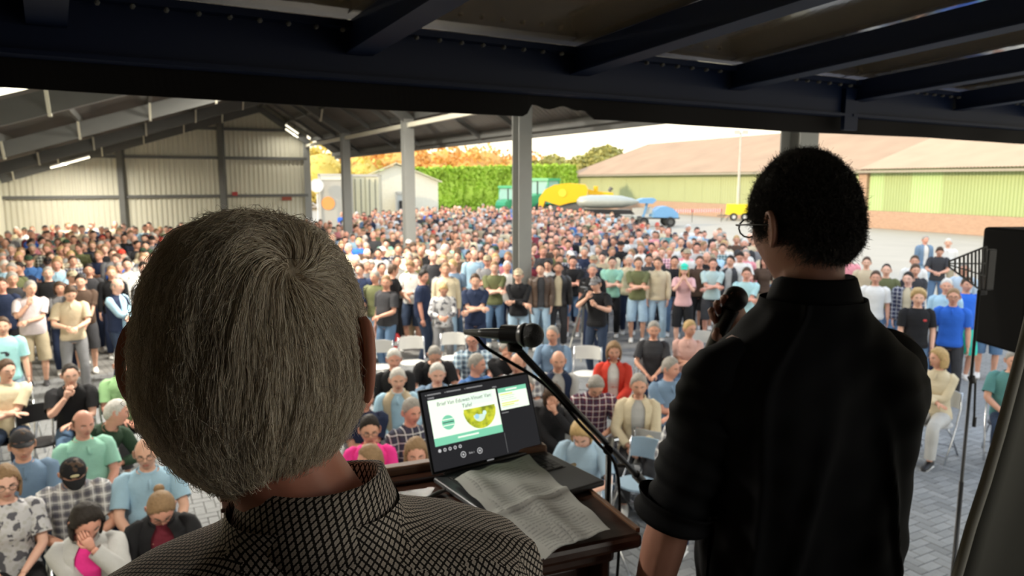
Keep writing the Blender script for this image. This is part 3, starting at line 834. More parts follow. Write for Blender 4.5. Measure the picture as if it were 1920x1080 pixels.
for u_, s__, lb in ((-1.45,3.6,'tube over the stage end of the barn roof, close to the ridge'),(-1.45,8.4,'tube over the stage end of the barn roof, near the left wall'),
                    (-.55,3.6,'tube above the seated rows, close to the ridge'),(-.55,8.4,'tube above the seated rows, near the left wall'),(.0,5.5,'tube above the first standing row'),
                    (.35,3.6,'tube near the ridge, level with the broad column'),(.8,3.6,'tube near the ridge, just past the broad column')):
    tube_light(u_*BAY, s__, 'fluorescent '+lb, 150 if u_ < -1 else (270 if u_ < -.1 else 850))  # extra tubes hidden above the rail, added to brighten the barn interior
# row of steel columns
for k_, lab in ((-1, 'grey steel column behind the head of the speaker in black'), (0, 'broad grey steel column in the middle of the crowd, nearest of the row'),
                (1, 'second grey steel column of the row, in front of the green hedge'), (2, 'third grey steel column, in front of the white containers'), (3, 'grey corner column where the corrugated wall ends')):
    c = barn(k_*BAY, 0, 0); t = empty('column', tuple(c), math.atan2(R_AX.y, R_AX.x), lab, 'column', 'steel columns of the barn'); t['kind'] = 'structure'
    H = roof_z(0)-.3
    web = MB(); web.box((0,0,H/2), (.28,.012,H)); web.build('web', M['steel'], t)
    for q in (-.14, .14): MB().box((q,0,H/2), (.018,.29,H)).build('flange', M['colsteel'] if 'colsteel' in M else M.setdefault('colsteel', mat('grey_column_paint', (.27,.275,.26), .55, var=.08)), t)
    MB().box((0,0,.012), (.42,.42,.024)).build('base_plate', M['steel'], t)
c = barn(1*BAY+.9, -.32, 0)
t = empty('downpipe', tuple(c), 0, 'pale drainpipe standing just right of the second column', 'pipe')
MB().tube([(0,0,0),(0,0,4.4)], .075, 10).build('pipe', M['cladding'], t, smooth=True)
for z in (1.5, 3.2): MB().tube([(0,0,z-.03),(0,0,z+.03)], .09, 10).build('bracket', M['steel'], t)

# ---------------- trailer: stage floor, canopy, rear wall
T_AX = Vector((.8486, .529, 0)).normalized(); N_AX = Vector((-T_AX.y, T_AX.x, 0))
K0 = 1.37
def tr(k_, n_, z): return T_AX*(k_+K0) + N_AX*n_ + Vector((0, 0, z))
RAIL_N = 2.2; RAIL_TOP = 3.84; RAIL_LOW = 3.625; SLOPE = .068
TK0, TK1 = -3.3, 8.2
def tr_mat(col, rough=.6): return mat('trailer_board', col, rough, var=.3, scale=3, bump=.1)
M['deck'] = mat('trailer_floor_plywood', (.045,.034,.026), .7, var=.3, scale=5)
fl = MB(); Rz = Matrix((T_AX, N_AX, Vector((0,0,1)))).transposed()
FK1 = 1.35; fl.box(tr((TK0+FK1)/2, .36, FLOOR_Z-.08), (FK1-TK0, 2.7, .16), R=Rz); fl = fl.build('floor_stage', M['deck'], kind='structure')
for i in range(9):
    MB().box(tr((TK0+FK1)/2, -.83+i*.3, FLOOR_Z+.002), (FK1-TK0, .29, .006), R=Rz).build('plank', M['deck'], fl)
MB().box(tr((TK0+FK1)/2, 1.72, FLOOR_Z-.1), (FK1-TK0, .03, .24), R=Rz).build('side_rail', M['rail'], fl)
for i in range(3):
    MB().box(tr(TK0+.4+i*2, 1.4, (FLOOR_Z-.2)/2), (.12,.12,FLOOR_Z-.2), R=Rz).build('support_leg', M['rail'], fl)
wr = MB(); wr.box(tr((TK0-.1)/2, -1.02, 2.85), (-.1-TK0, .04, 2.6), R=Rz); wr.build('wall_rear', M['deck'], kind='structure')  # unseen rear wall, stops short so light enters from behind right
wl = MB(); wl.box(tr(TK0-.02, .36, 2.85), (.04, 2.8, 2.6), R=Rz); wl.build('wall_left_trailer', M['deck'], kind='structure')
# canopy
m_, nt, b = newmat('glossy_canopy_panel'); tc = N(nt,'TexCoord'); nz = N(nt,'TexNoise'); nz.inputs['Scale'].default_value = 3.0; nz.inputs['Detail'].default_value = 6; mp = N(nt,'Mapping')
mp.inputs['Rotation'].default_value = (0,0,-math.atan2(T_AX.y, T_AX.x)); mp.inputs['Scale'].default_value = (3.0, .7, 1)
nt.links.new(tc.outputs['Object'], mp.inputs[0]); nt.links.new(mp.outputs[0], nz.inputs['Vector'])
nt.links.new(mixc(nt, nz.outputs['Fac'], (.24,.19,.12), (.40,.33,.22)), b.inputs['Base Color'])
b.inputs['Roughness'].default_value = .12; b.inputs['Coat Weight'].default_value = 1.0; b.inputs['Coat Roughness'].default_value = .06; b.inputs['Coat IOR'].default_value = 1.9; b.inputs['Metallic'].default_value = .55
bp = N(nt,'Bump'); bp.inputs['Strength'].default_value = .35; bp.inputs['Distance'].default_value = .006
nt.links.new(nz.outputs['Fac'], bp.inputs['Height']); nt.links.new(bp.outputs[0], b.inputs['Normal']); nt.links.new(bp.outputs[0], b.inputs['Coat Normal'])
M['canopy'] = m_
ceil = empty('ceiling', (0,0,0)); setp(ceil, kind='structure')
zc = lambda n_: RAIL_TOP+.035+(RAIL_N-n_)*SLOPE
bows = [-3.2,-2.13,-1.34,-.55,.27,1.075,1.92,2.80,3.65,4.5,5.35,6.2,7.05,7.9]
for a, b_ in zip(bows[:-1], bows[1:]):
    p = MB(); q = [tr(a, RAIL_N, zc(RAIL_N)), tr(b_, RAIL_N, zc(RAIL_N)), tr(b_, -1.0, zc(-1.0)), tr(a, -1.0, zc(-1.0))]
    up = Vector((0,0,.02)); p.add([tuple(v) for v in q]+[tuple(v+up) for v in q], [(0,1,2,3),(7,6,5,4),(0,4,5,1),(1,5,6,2),(2,6,7,3),(3,7,4,0)])
    p.build('canopy_panel', M['canopy'], ceil)
for k_ in bows:
    p = MB(); a = tr(k_, RAIL_N-.02, zc(RAIL_N)-.055); b_ = tr(k_, -1.0, zc(-1)-.055)
    p.bar(a, b_, .055, .09); p.bar(a-Vector((0,0,.045)), b_-Vector((0,0,.045)), .085, .008)
    p.build('roof_bow', M['rail'], ceil)
joint = 1.86
for a, b_ in ((TK0, joint-.01), (joint+.01, TK1)):
    p = MB(); p.box(tr((a+b_)/2, RAIL_N+.02, (RAIL_TOP+RAIL_LOW)/2+.045), (b_-a, .05, RAIL_TOP-RAIL_LOW-.06), R=Rz)
    p.box(tr((a+b_)/2, RAIL_N, RAIL_TOP+.012), (b_-a, .10, .02), R=Rz); p.box(tr((a+b_)/2, RAIL_N, RAIL_LOW+.08), (b_-a, .07, .012), R=Rz)
    p.build('side_rail', M['rail'], ceil)
MB().box(tr(joint, RAIL_N-.02, RAIL_TOP-.11), (.10, .02, .19), R=Rz).build('joint_plate', M['rail'], ceil)
k_ = -1.62
while k_ < 5.6:
    if min(abs(k_-q) for q in bows) > .05:
        p = MB(); c = tr(k_, RAIL_N-.052, RAIL_TOP-.006); p.tube([c+N_AX*.012, c-N_AX*.0, c-N_AX*.006], [.0065,.0065,.003], 6); p.build('bolt', M['steel'], ceil)
    k_ += .078
# black rubber flap under the rail, its lower edge torn open beside the broad column
def flap(k0, k1, low):
    V = []; F = []; n = int((k1-k0)/.02)
    for i in range(n+1):
        k__ = k0+(k1-k0)*i/n; z = low(k__)
        for dn in (0, .008): V += [tuple(tr(k__, RAIL_N+.05+dn, RAIL_LOW+.09)), tuple(tr(k__, RAIL_N+.05+dn+.006*math.sin(k__*9), z))]
    for i in range(n):
        a = 4*i; F += [(a, a+4, a+5, a+1), (a+2, a+3, a+7, a+6), (a+1, a+5, a+7, a+3)]
    return MB().add(V, F)
def low1(k__):
    z = RAIL_LOW+.003*math.sin(k__*3)
    t = (k__-.095)/.29
    if 0 < t < 1: z += .036*min(1, t/.08, (1-t)/.12) + .007*math.sin(t*14)
    return z
flap(TK0, TK1, low1).build('rubber_flap', M['flap'], ceil)
# ------------------------------------------------------------------ beyond the barn: warehouse, hedge, trees, containers, machines
B_AX = Vector((-.374, .927, 0)).normalized(); W_AX = Vector((.927, .374, 0)).normalized()
B0 = Vector((7.7, 100.0, 0))           # far left corner of the long warehouse
def bd(u, w, z): return B0 - B_AX*u + W_AX*w + Vector((0,0,z))
wh = empty('warehouse', tuple(B0), 0, 'long green clad warehouse with brown brick base and tan corrugated roof', 'building')
wh_parts = []
def wpart(mb, name, m, parent=None, **kw):
    mb.v = [np.concatenate(mb.v) - np.array(B0)]
    return mb.build(name, m, parent or wh, **kw)
L1, L2 = 48.6, 92.0; EH, RH, HW = 4.25, 8.4, 12.0; BRK = 1.25
def quad(mb, a, b, c, d): mb.add([tuple(a), tuple(b), tuple(c), tuple(d)], [(0,1,2,3)])
mb = MB()
mb.bar(bd(0,.0,BRK/2), bd(L2,.0,BRK/2), BRK, .3, up=(0,0,1)); 
mb = MB(); Rb = Matrix((-B_AX, W_AX, Vector((0,0,1)))).transposed()
def brickmat():
    m, nt, b = newmat('brick_base'); tc = N(nt, 'TexCoord'); br = N(nt, 'TexBrick'); mp = N(nt, 'Mapping'); mp.inputs['Rotation'].default_value = (PI/2, 0, 0)
    g = N(nt, 'Mapping'); g.inputs['Rotation'].default_value = (0, 0, -math.atan2(-B_AX.y, -B_AX.x)); nt.links.new(tc.outputs['Object'], g.inputs[0]); nt.links.new(g.outputs[0], mp.inputs[0]); nt.links.new(mp.outputs[0], br.inputs[0])
    br.inputs['Color1'].default_value = (.50,.32,.22,1); br.inputs['Color2'].default_value = (.42,.26,.18,1); br.inputs['Mortar'].default_value = (.34,.28,.22,1)
    br.inputs['Scale'].default_value = 1; br.inputs['Brick Width'].default_value = .22; br.inputs['Row Height'].default_value = .065; br.inputs['Mortar Size'].default_value = .008
    nt.links.new(br.outputs[0], b.inputs['Base Color']); b.inputs['Roughness'].default_value = .9; return m
BM = brickmat()
mb.box(bd(L2/2, HW, BRK/2), (L2, 2*HW, BRK), R=Rb); wpart(mb, 'brick_base', BM)
mb = MB(); mb.box(bd(L1/2, HW, (BRK+EH)/2), (L1, 2*HW-.3, EH-BRK), R=Rb); wpart(mb, 'green_wall', M['green'])
mb = MB(); mb.box(bd((L1+L2)/2, HW, (BRK+EH)/2), (L2-L1, 2*HW-.3, EH-BRK), R=Rb); wpart(mb, 'green_wall', M['greenlight'])
mb = MB(); mb.box(bd(L1, .1, EH/2), (.75, .5, EH), R=Rb); wpart(mb, 'brick_pier', BM)
def ribs(u0, u1, z0, z1, pitch, m, name):
    sh = corrugated(lambda u, z: bd(u, .12, z), u0, u1, pitch, .06, lambda u: z1, lambda u: z0, -W_AX); wpart(sh, name, m)
u = 0.0
while u < L1-.5: ribs(u, min(u+2.9, L1), BRK+.01, EH-.05, .36, M['green'], 'cladding_panel'); u += 2.9
u = L1+.5; i = 0
while u < L2-.5: ribs(u, min(u+1.15, L2), BRK+.01, EH-.05, .23, M['greenlight'] if i in (0, 3, 4) else M.setdefault('midgreen', mat('mid_green_cladding', (.38,.46,.22), .7, var=.05, scale=.5)), 'cladding_panel'); u += 1.15; i += 1
def roof_slab(u0, u1, hip0, m, rib, name, over=.5, dz=0):
    # near slope, in bands from eave to ridge, ribs running up the slope
    n = int((u1-u0)/rib); V = []; F = []
    for i in range(n*2+1):
        uu = u0+(u1-u0)*i/(n*2); d = .05 if i % 2 else 0
        V += [tuple(bd(uu, -over, EH-.1+dz+d)), tuple(bd(uu, HW, RH+dz+d))]
    for i in range(n*2): F.append((2*i, 2*i+1, 2*i+3, 2*i+2))
    mb = MB().add(V, F); wpart(mb, name, m)
u = 0.0
while u < L1: roof_slab(u, min(u+4.9, L1), 0, M['asbestos'], .35, 'roof_sheet'); u += 4.9
M['roof2'] = mat('pale_roof_sheet', (.50,.37,.25), .9, var=.15, scale=.5)
u = L1
while u < L2: roof_slab(u, min(u+3.5, L2), 0, M['roof2'], .23, 'roof_sheet', .7, .06); u += 3.5
mb = MB(); quad(mb, bd(0, 2*HW+.5, EH-.1), bd(L2, 2*HW+.5, EH-.1), bd(L2, HW, RH), bd(0, HW, RH)); wpart(mb, 'roof_slope', M['asbestos'])
mb = MB(); mb.add([tuple(bd(.15, .1, EH)), tuple(bd(.15, 2*HW-.1, EH)), tuple(bd(.15, HW, RH-.1))], [(0,1,2)]); wpart(mb, 'gable', M['green'])
mb = MB(); mb.bar(bd(0,-.5,EH-.2), bd(L2,-.5,EH-.2), .22, .16); wpart(mb, 'gutter', M.setdefault('gutter', mat('grey_gutter', (.34,.31,.25), .7)))

# foliage made of many small leaf clumps on a solid heart
def blob_leaves(name, pts, size, m, parent, core=None, **kw):
    r = np.random.default_rng(len(pts)); V = []; F = []; n = len(pts)
    P = np.asarray(pts); a = r.normal(size=(n,3)); a /= np.linalg.norm(a, axis=1)[:,None]; b_ = r.normal(size=(n,3)); b_ -= a*(a*b_).sum(1)[:,None]; b_ /= np.linalg.norm(b_, axis=1)[:,None]
    s_ = size*(.6+.8*r.random(n))[:,None]; c_ = np.cross(a, b_)
    Q = np.stack([P+a*s_, P+b_*s_*.8+c_*s_*.2, P-a*s_, P-b_*s_*.8+c_*s_*.2], 1).reshape(-1, 3)
    Fc = np.arange(n*4).reshape(n, 4).tolist(); mb = MB(); mb.v = [Q]; mb.f = Fc; mb.m = [0]*n; mb.n = n*4
    return mb.build(name, m, parent, **kw)
M['leaf'] = mat('hedge_leaf', (.42,.60,.06), .7, var=.45, scale=.9)
M['leaf2'] = mat('tree_leaf_orange', (.75,.42,.12), .8, var=.35, scale=.35)
M['leaf3'] = mat('tree_leaf_olive', (.36,.34,.10), .8, var=.35, scale=.6)
M['leaf4'] = mat('tree_leaf_yellow', (.70,.55,.14), .8, var=.3, scale=.35)
M['bark'] = mat('bark', (.10,.07,.05), .9)
r = np.random.default_rng(5)
hc = at_y(720, 350, 62); hd = at_y(1068, 350, 84)
hz = hd-hc; hz.z = 0; hl = hz.length; hx = hz.normalized(); hn = Vector((hx.y, -hx.x, 0))
hedge = empty('hedge', (hc.x, hc.y, 0), 0, 'tall clipped bright green hedge behind the crowd and machines', 'hedge')
mb = MB(); HH = 4.35; n = 60; V = []; F = []
for i in range(n+1):
    p = hx*(hl*i/n); zt = HH*(.97+.03*math.sin(i*1.3)) + .8*(i/n)
    for q in ((1.0, 0), (1.15, zt*.5), (.85, zt), (-.85, zt), (-1.1, 0)): V.append(tuple(p + hn*(q[0]+.12*math.sin(i*2.1+q[1])) + Vector((0,0,q[1]))))
for i in range(n):
    for j in range(4): F.append((i*5+j, i*5+5+j, i*5+6+j, i*5+j+1))
mb.add(V, F); mb.build('hedge_body', M['leaf'], hedge, smooth=True)
t = r.random(15000); zz = r.random(15000)**.8; zt = HH+.8*t
pts = np.outer(t*hl, np.array(hx)) + np.outer(1.15-.3*zz+r.normal(size=15000)*.1, np.array(hn)); pts[:,2] += zz*zt+r.normal(size=15000)*.09
blob_leaves('foliage', pts, .17, M['leaf'], hedge, kind='stuff')
def tree(px, pytop, Y, wid, m, label, group='trees beyond the hedge', hfac=.62):
    top = at_y(px, pytop, Y); H = top.z; rr = random.Random(int(px*7))
    tt = empty('tree', (top.x, Y, 0), 0, label, 'tree', group)
    tr_ = MB(); tr_.tube([(0,0,0),(.1,0,H*.3),(-.1,.1,H*.6)], [.28,.2,.12], 8)
    for i in range(4): a = i*1.7; tr_.tube([(0,0,H*(.3+.06*i)),(math.cos(a)*wid*.3, math.sin(a)*wid*.3, H*.62)], [.1,.04], 6)
    tr_.build('trunk', M['bark'], tt, smooth=True)
    core = MB(); P = []; g = np.random.default_rng(int(px))
    for i in range(9):
        c = np.array([rr.uniform(-.5,.5)*wid, rr.uniform(-.4,.4)*wid, H*(1-hfac) + H*hfac*rr.uniform(.25,.78)]); s_ = wid*rr.uniform(.20,.32)
        if i == 0: c = np.array([0,0,H-s_*1.0])
        core.ellipsoid(tuple(c), (s_*.8,s_*.8,s_*.75), 10, 7)
        d = g.normal(size=(330,3)); d /= np.linalg.norm(d,axis=1)[:,None]; P.append(c + d*s_*np.array([1,1,.95])*(1+g.normal(size=(330,1))*.08))
    core.build('crown', m, tt, smooth=True)
    blob_leaves('leaves', np.concatenate(P), .30, m, tt, kind='stuff')
for args in ((610, 291, 92, 11, 'leaf4', 'yellow green tree left of the third column, beyond the grey trailer'), (690, 292, 104, 12, 'leaf2', 'rust coloured autumn tree above the cream container'),
             (730, 289, 116, 9, 'leaf4', 'golden tree top between the third and second columns'), (800, 297, 92, 12, 'leaf2', 'orange brown tree just right of the second column'),
             (850, 301, 104, 10, 'leaf2', 'low orange tree crown above the hedge, left of its middle'), (895, 300, 116, 12, 'leaf2', 'broad orange tree crown above the middle of the hedge'), (945, 303, 128, 10, 'leaf2', 'orange tree crown just left of the broad column'),
             (1010, 301, 100, 7, 'leaf3', 'olive green tree crown just right of the broad column'), (1050, 304, 142, 10, 'leaf3', 'olive tree crown behind the hedge end'),
             (1108, 292, 119, 6, 'leaf3', 'small dark tree left of the warehouse gable'), (1140, 275, 131, 8, 'leaf3', 'tallest dark tree rising over the warehouse corner')):
    tree(args[0], args[1], args[2], args[3], M[args[4]], args[5])

# containers, a lorry trailer and a tent-like shed at the left
def box_thing(name, label, cat, x0, x1, ytop, Y, depth, m, ribs_=True, parts=(), rz=.12):
    a = at_y(x0, 380, Y); b_ = at_y(x1, 380, Y); w = b_.x-a.x; H = at_y((x0+x1)/2, ytop, Y).z
    t = empty(name, ((a.x+b_.x)/2, Y+depth/2, 0), rz, label, cat)
    mb = MB(); mb.box((0, 0, H/2+.15), (w-.12, depth-.12, H-.3)); mb.build('body', m, t)
    fr = M.setdefault('palesteel', mat('pale_frame', (.55,.53,.47), .6))
    for sx in (-1, 1):
        for sy in (-1, 1): MB().box((sx*(w/2-.06), sy*(depth/2-.06), H/2), (.14,.14,H)).build('corner_post', fr, t)
    for sy in (-1, 1):
        for z in (.1, H-.07): MB().box((0, sy*(depth/2-.06), z), (w, .14, .16)).build('frame_beam', fr, t)
    if ribs_:
        for i in range(int(w/.28)-1): MB().box((-w/2+.28*(i+1), -depth/2+.03, H/2), (.12,.05,H-.35)).build('rib', m, t)
    return t, w, H
wm = mat('cream_container', (.70,.66,.46), .6, var=.05); gm = mat('grey_trailer_side', (.48,.46,.40), .6, var=.06); ym = mat('white_tarp', (.75,.73,.62), .6)
t, w, H = box_thing('lorry_trailer', 'grey sided lorry trailer between the corner column and third column', 'trailer', 594, 650, 326, 47, 2.6, gm, False)
MB().box((0,-1.27,H-.2), (w,.04,.35)).build('top_band', ym, t)
em = mat('orange_marking', (.85,.35,.10), .5); MB().tube([(-w*.2,-1.26,H*.52),(-w*.2,-1.29,H*.52)], .42, 16).build('logo', em, t)
t2 = empty('round_sign', (at_y(594,340,46.5).x, 46.5, 0), 0, 'white round board beside the corner column', 'sign')
MB().tube([(0,0,0),(0,0,2.6)], .05, 8).build('pole', M['white'], t2); MB().tube([(0,-.05,3.1),(0,.05,3.1)], .42, 18).build('disc', M['white'], t2)
t, w, H = box_thing('shipping_container', 'cream shipping container right of the third column', 'container', 655, 708, 327, 50, 2.5, wm, False)
for sx in (-1, 1):
    MB().box((sx*w/4, -1.27, H/2), (w/2-.1,.06,H-.4)).build('door', wm, t)
    for q in (.3, .7): MB().tube([(sx*w*q/2, -1.33, .3), (sx*w*q/2, -1.33, H-.3)], .025, 6).build('lock_bar', M['steel'], t)
t = empty('white_shed', (at_y(740,340,56).x, 56.4, 0), .2, 'white gabled shed behind the cream container', 'building')
H = at_y(735, 330, 58).z; w = 6.0
mb = MB(); mb.add([(-w/2,-2,0),(w/2,-2,0),(w/2,-2,H-.4),(0,-2,H+.8),(-w/2,-2,H-.4),(-w/2,3,0),(w/2,3,0),(w/2,3,H-.4),(0,3,H+.8),(-w/2,3,H-.4)], [(0,1,2,3,4),(9,8,7,6,5),(0,4,9,5),(2,1,6,7)]); mb.build('wall', ym, t)
for sx in (-1, 1): MB().bar((sx*w*.27,-2.3,H+.24), (sx*w*.27,3.2,H+.24), w*.60, .08, up=(sx*.38,0,.92)).build('roof_slope', wm, t)
t, w, H = box_thing('site_cabin', 'small pale cabin with a window left of the second column', 'cabin', 738, 762, 360, 52, 2.2, mat('pale_cabin', (.5,.53,.52), .6), False)
MB().box((0,-1.12,H*.62), (w*.45,.05,H*.3)).build('window', M['black'], t)

# farm machines
def wheel(t, c, R_, W_, hub=None, m=None):
    mb = MB(); n = 22; pts = [(R_*.55,-W_/2),(R_*.9,-W_/2),(R_,-W_*.3),(R_,W_*.3),(R_*.9,W_/2),(R_*.55,W_/2)]
    V = []; F = []
    for i in range(n):
        a = 2*PI*i/n
        for q, y in pts: V.append((q*math.cos(a), y, q*math.sin(a)))
    k_ = len(pts)
    for i in range(n):
        for j in range(k_-1): F.append((i*k_+j, i*k_+j+1, ((i+1) % n)*k_+j+1, ((i+1) % n)*k_+j))
    mb.add(np.array(V)+np.array(c), F)
    for i in range(n):
        a = 2*PI*(i+.5)/n; mb.box((c[0]+R_*1.0*math.cos(a), c[1], c[2]+R_*1.0*math.sin(a)), (.05*R_,W_*.9,.07*R_), R=Matrix.Rotation(-a, 3, 'Y'))
    w_ = mb.build('wheel', M['black'], t)
    MB().tube([(c[0],c[1]-W_*.28,c[2]),(c[0],c[1]+W_*.28,c[2])], R_*.56, 16).build('rim', m or M['white'], w_)
def poly_ext(pts, y0, y1, name, m, t, smooth=False):
    n = len(pts); V = [(x, y0, z) for x, z in pts]+[(x, y1, z) for x, z in pts]
    F = [tuple(range(n)), tuple(range(2*n-1, n-1, -1))]+[(i, n+i, n+(i+1) % n, (i+1) % n) for i in range(n)]
    mb = MB(); mb.add(V, F); return mb.build(name, m, t, smooth=smooth)
gt = mat('tractor_green', (.05,.38,.16), .4, var=.06); gl = mat('cab_glass', (.28,.50,.44), .1, spec=.7); yl = mat('machine_yellow', (.85,.50,.01), .4, var=.05); rimy = mat('rim_yellow', (.75,.70,.05), .5)
def tractor(px, Y, sc, label, face):
    p = at_y(px, 385, Y); t = empty('tractor', (p.x, Y, 0), face, label, 'tractor', 'green tractors'); t.scale = (sc,)*3
    poly_ext([(-.4,.9),(2.3,.95),(2.45,1.5),(2.2,1.8),(.6,2.0),(-.4,2.0)], -.42, .42, 'bonnet', gt, t)
    poly_ext([(-1.3,1.2),(.5,1.2),(.6,2.0),(.45,2.95),(-1.0,2.95),(-1.35,2.0)], -.75, .75, 'cab', gl, t)
    poly_ext([(-1.2,2.95),(.6,2.95),(.55,3.15),(-1.1,3.15)], -.85, .85, 'cab_roof', gt, t)
    for x in (-1.25, .52):
        for y in (-.76, .76): MB().bar((x,y,1.2), (x*.85,y,2.95), .09, .09).build('cab_pillar', gt, t)
    MB().box((-.3,-.9,3.02), (.9,.06,.14)).build('light_bar', mat('orange_lamp', (.9,.35,.03), .4), t)
    for y in (-.95, .95):
        wheel(t, (-.75,y,.92), .92, .5, m=rimy); wheel(t, (1.75,y,.66), .66, .4, m=rimy)
        poly_ext([(-1.75,1.0),(-1.5,1.75),(-.75,2.02),(.0,1.75),(.2,1.2),(.1,1.2),(-.1,1.65),(-.75,1.92),(-1.4,1.65),(-1.62,1.0)], y-.28, y+.28, 'fender', gt, t)
    MB().tube([(1.2,.3,1.9),(1.2,.3,2.9)], .06, 8).build('exhaust', M['black'], t)
tractor(1018, 66, 1.15, 'green tractor with pale cab right of the broad column', -2.2)
tractor(955, 62, .95, 'green tractor left of the broad column, half behind it', -1.9)
p = at_y(1060, 385, 57)
t = empty('forage_machine', (p.x, 57, 0), -.1, 'large yellow farm machine with a rounded hood in front of the warehouse corner', 'farm machine')
poly_ext([(-2.0,1.3),(-1.95,2.1),(-1.5,2.75),(-.8,3.1),(.3,3.22),(1.5,3.12),(1.7,2.8),(1.6,2.2),(1.1,1.9),(.3,1.75),(-.4,1.55),(-.9,1.7),(-1.5,1.9),(-1.7,1.3)], -1.1, 1.1, 'hood', yl, t)
poly_ext([(-1.9,.6),(1.5,.6),(1.4,1.8),(-.6,1.6),(-1.7,1.4)], -.9, .9, 'chassis', M['steel'], t)
poly_ext([(1.7,2.35),(3.6,2.30),(3.6,2.5),(2.9,2.55),(1.7,2.75)], -.3, .3, 'drawbar', yl, t)
MB().tube([(2.3,-.2,2.6),(2.3,-.2,3.0)], .16, 8).build('beacon', yl, t); MB().tube([(3.3,0,2.6),(3.5,0,2.9)], .14, 8).build('coupling', M['steel'], t)
MB().tube([(-.2,-1.12,2.5),(-.2,-1.15,2.5)], .3, 14).build('emblem', rimy, t)
for x in (-1.0, .8):
    for y in (-1.0, 1.0): wheel(t, (x,y,.6), .6, .4, m=rimy)
p = at_y(1138, 390, 52); sm_ = mat('silver_hull', (.40,.42,.38), .4, .2, var=.1)
t = empty('spreader_tank', (p.x, 52, 0), -.05, 'long silver tank trailer in front of the green warehouse', 'trailer')
V, F = sweep([Vector((x, 0, 1.95)) for x in (-2.1,-1.9,-1.2,0,1.0,1.7,2.2)], [(.3,.12),(.6,.34),(.75,.46),(.8,.48),(.7,.42),(.45,.26),(.12,.06)], 14, ref=(0,1,0)); MB().add(V, F).build('tank', sm_, t, smooth=True)
poly_ext([(-2.0,1.1),(1.9,1.1),(1.6,1.4),(-1.9,1.45)], -.6, .6, 'frame_rail', M['black'], t); poly_ext([(-2.3,.75),(2.0,.75),(2.0,.95),(-2.3,.95)], -.7, .7, 'chassis', sm_, t)
for x in (-.6, .7):
    for y in (-.85, .85): wheel(t, (x,y,.55), .55, .35)
p = at_y(1228, 392, 56); bl = mat('machine_blue', (.16,.36,.62), .45, var=.1)
t = empty('field_sprayer', (p.x, 56, 0), .05, 'low blue farm implement behind the barrier tape', 'farm machine')
poly_ext([(-.3,.7),(-.2,1.15),(.2,1.45),(.7,1.52),(1.2,1.35),(1.6,1.0),(1.65,.65)], -.7, .7, 'body', bl, t); MB().bar((-.9,0,.7), (-.6,0,1.8), .14, .3, up=(0,1,0)).build('mast', bl, t); MB().bar((-1.7,0,1.1), (-.2,0,1.2), .10, .5).build('boom_rack', M['palesteel'], t)
poly_ext([(-1.3,1.75),(-1.4,1.95),(-1.0,2.1),(-.2,2.12),(.0,1.95),(-.3,1.7)], -.5, .5, 'hopper', bl, t)
MB().bar((-1.9,0,.6), (1.9,0,.6), .12, .12).build('frame_rail', M['steel'], t)
for x in (-1.0, 1.0):
    for y in (-.8, .8): wheel(t, (x,y,.36), .36, .25, m=M['steel'])
# light tower on a yellow trailer
p = on_z(1381, 413, 0)
t = empty('light_tower', tuple(p), 0, 'yellow mobile light tower with a tall grey mast before the warehouse', 'light tower')
MB().box((0,0,.95), (1.7,1.1,.9), taper=.9).build('cabinet', mat('tower_yellow', (.85,.68,.02), .45, var=.04), t)
for x in (-.45, .5): wheel(t, (x,-.6,.32), .32, .2)
MB().bar((-.8,0,.45), (-1.7,0,.4), .1, .08).build('drawbar', M['steel'], t)
mh = at_y(1384, 248, p.y).z
mast = empty('mast', (.05,0,0)); mast.parent = t
for a, b_, q in ((1.3, mh*.4, .13), (mh*.35, mh*.7, .10), (mh*.65, mh, .07)): MB().tube([(0,0,a),(0,0,b_)], q, 8).build('mast_section', M['palesteel'], mast)
for x in (-.35,.35): MB().box((x,-.1,mh), (.5,.15,.35)).build('floodlight', M['palesteel'], mast)
for x, y in ((-.9,-.6),(.9,-.6),(.9,.6),(-.9,.6)): MB().tube([(x*.9,y,.5),(x*1.2,y*1.2,.02)], .04, 6).build('outrigger', M['steel'], t)
# red and white barrier tape on posts
a = on_z(1185, 418, 0); b_ = on_z(1352, 416, 0); a.z = b_.z = 0
t = empty('barrier_tape', tuple(a), 0, 'red and white barrier tape strung across the yard', 'barrier tape')
m, nt, bb = newmat('barrier_tape'); tc = N(nt,'TexCoord'); sp = N(nt,'SeparateXYZ'); nt.links.new(tc.outputs['Object'], sp.inputs[0])
f = math_n(nt, 'LESS_THAN', math_n(nt, 'FRACT', math_n(nt, 'MULTIPLY', sp.outputs['X'], 5.0)), .5); nt.links.new(mixc(nt, f, (.8,.78,.72), (.75,.08,.05)), bb.inputs['Base Color'])
d = b_-a
for i in range(4):
    MB().tube([tuple(d*i/3), tuple(d*i/3+Vector((0,0,1.05)))], .03, 6).build('post', M['steel'], t)
for z in (.95,): 
    mb = MB(); mb.bar(Vector((0,0,z)), d+Vector((0,0,z)), .30, .01, up=(0,-1,0)); mb.build('tape', m, t)
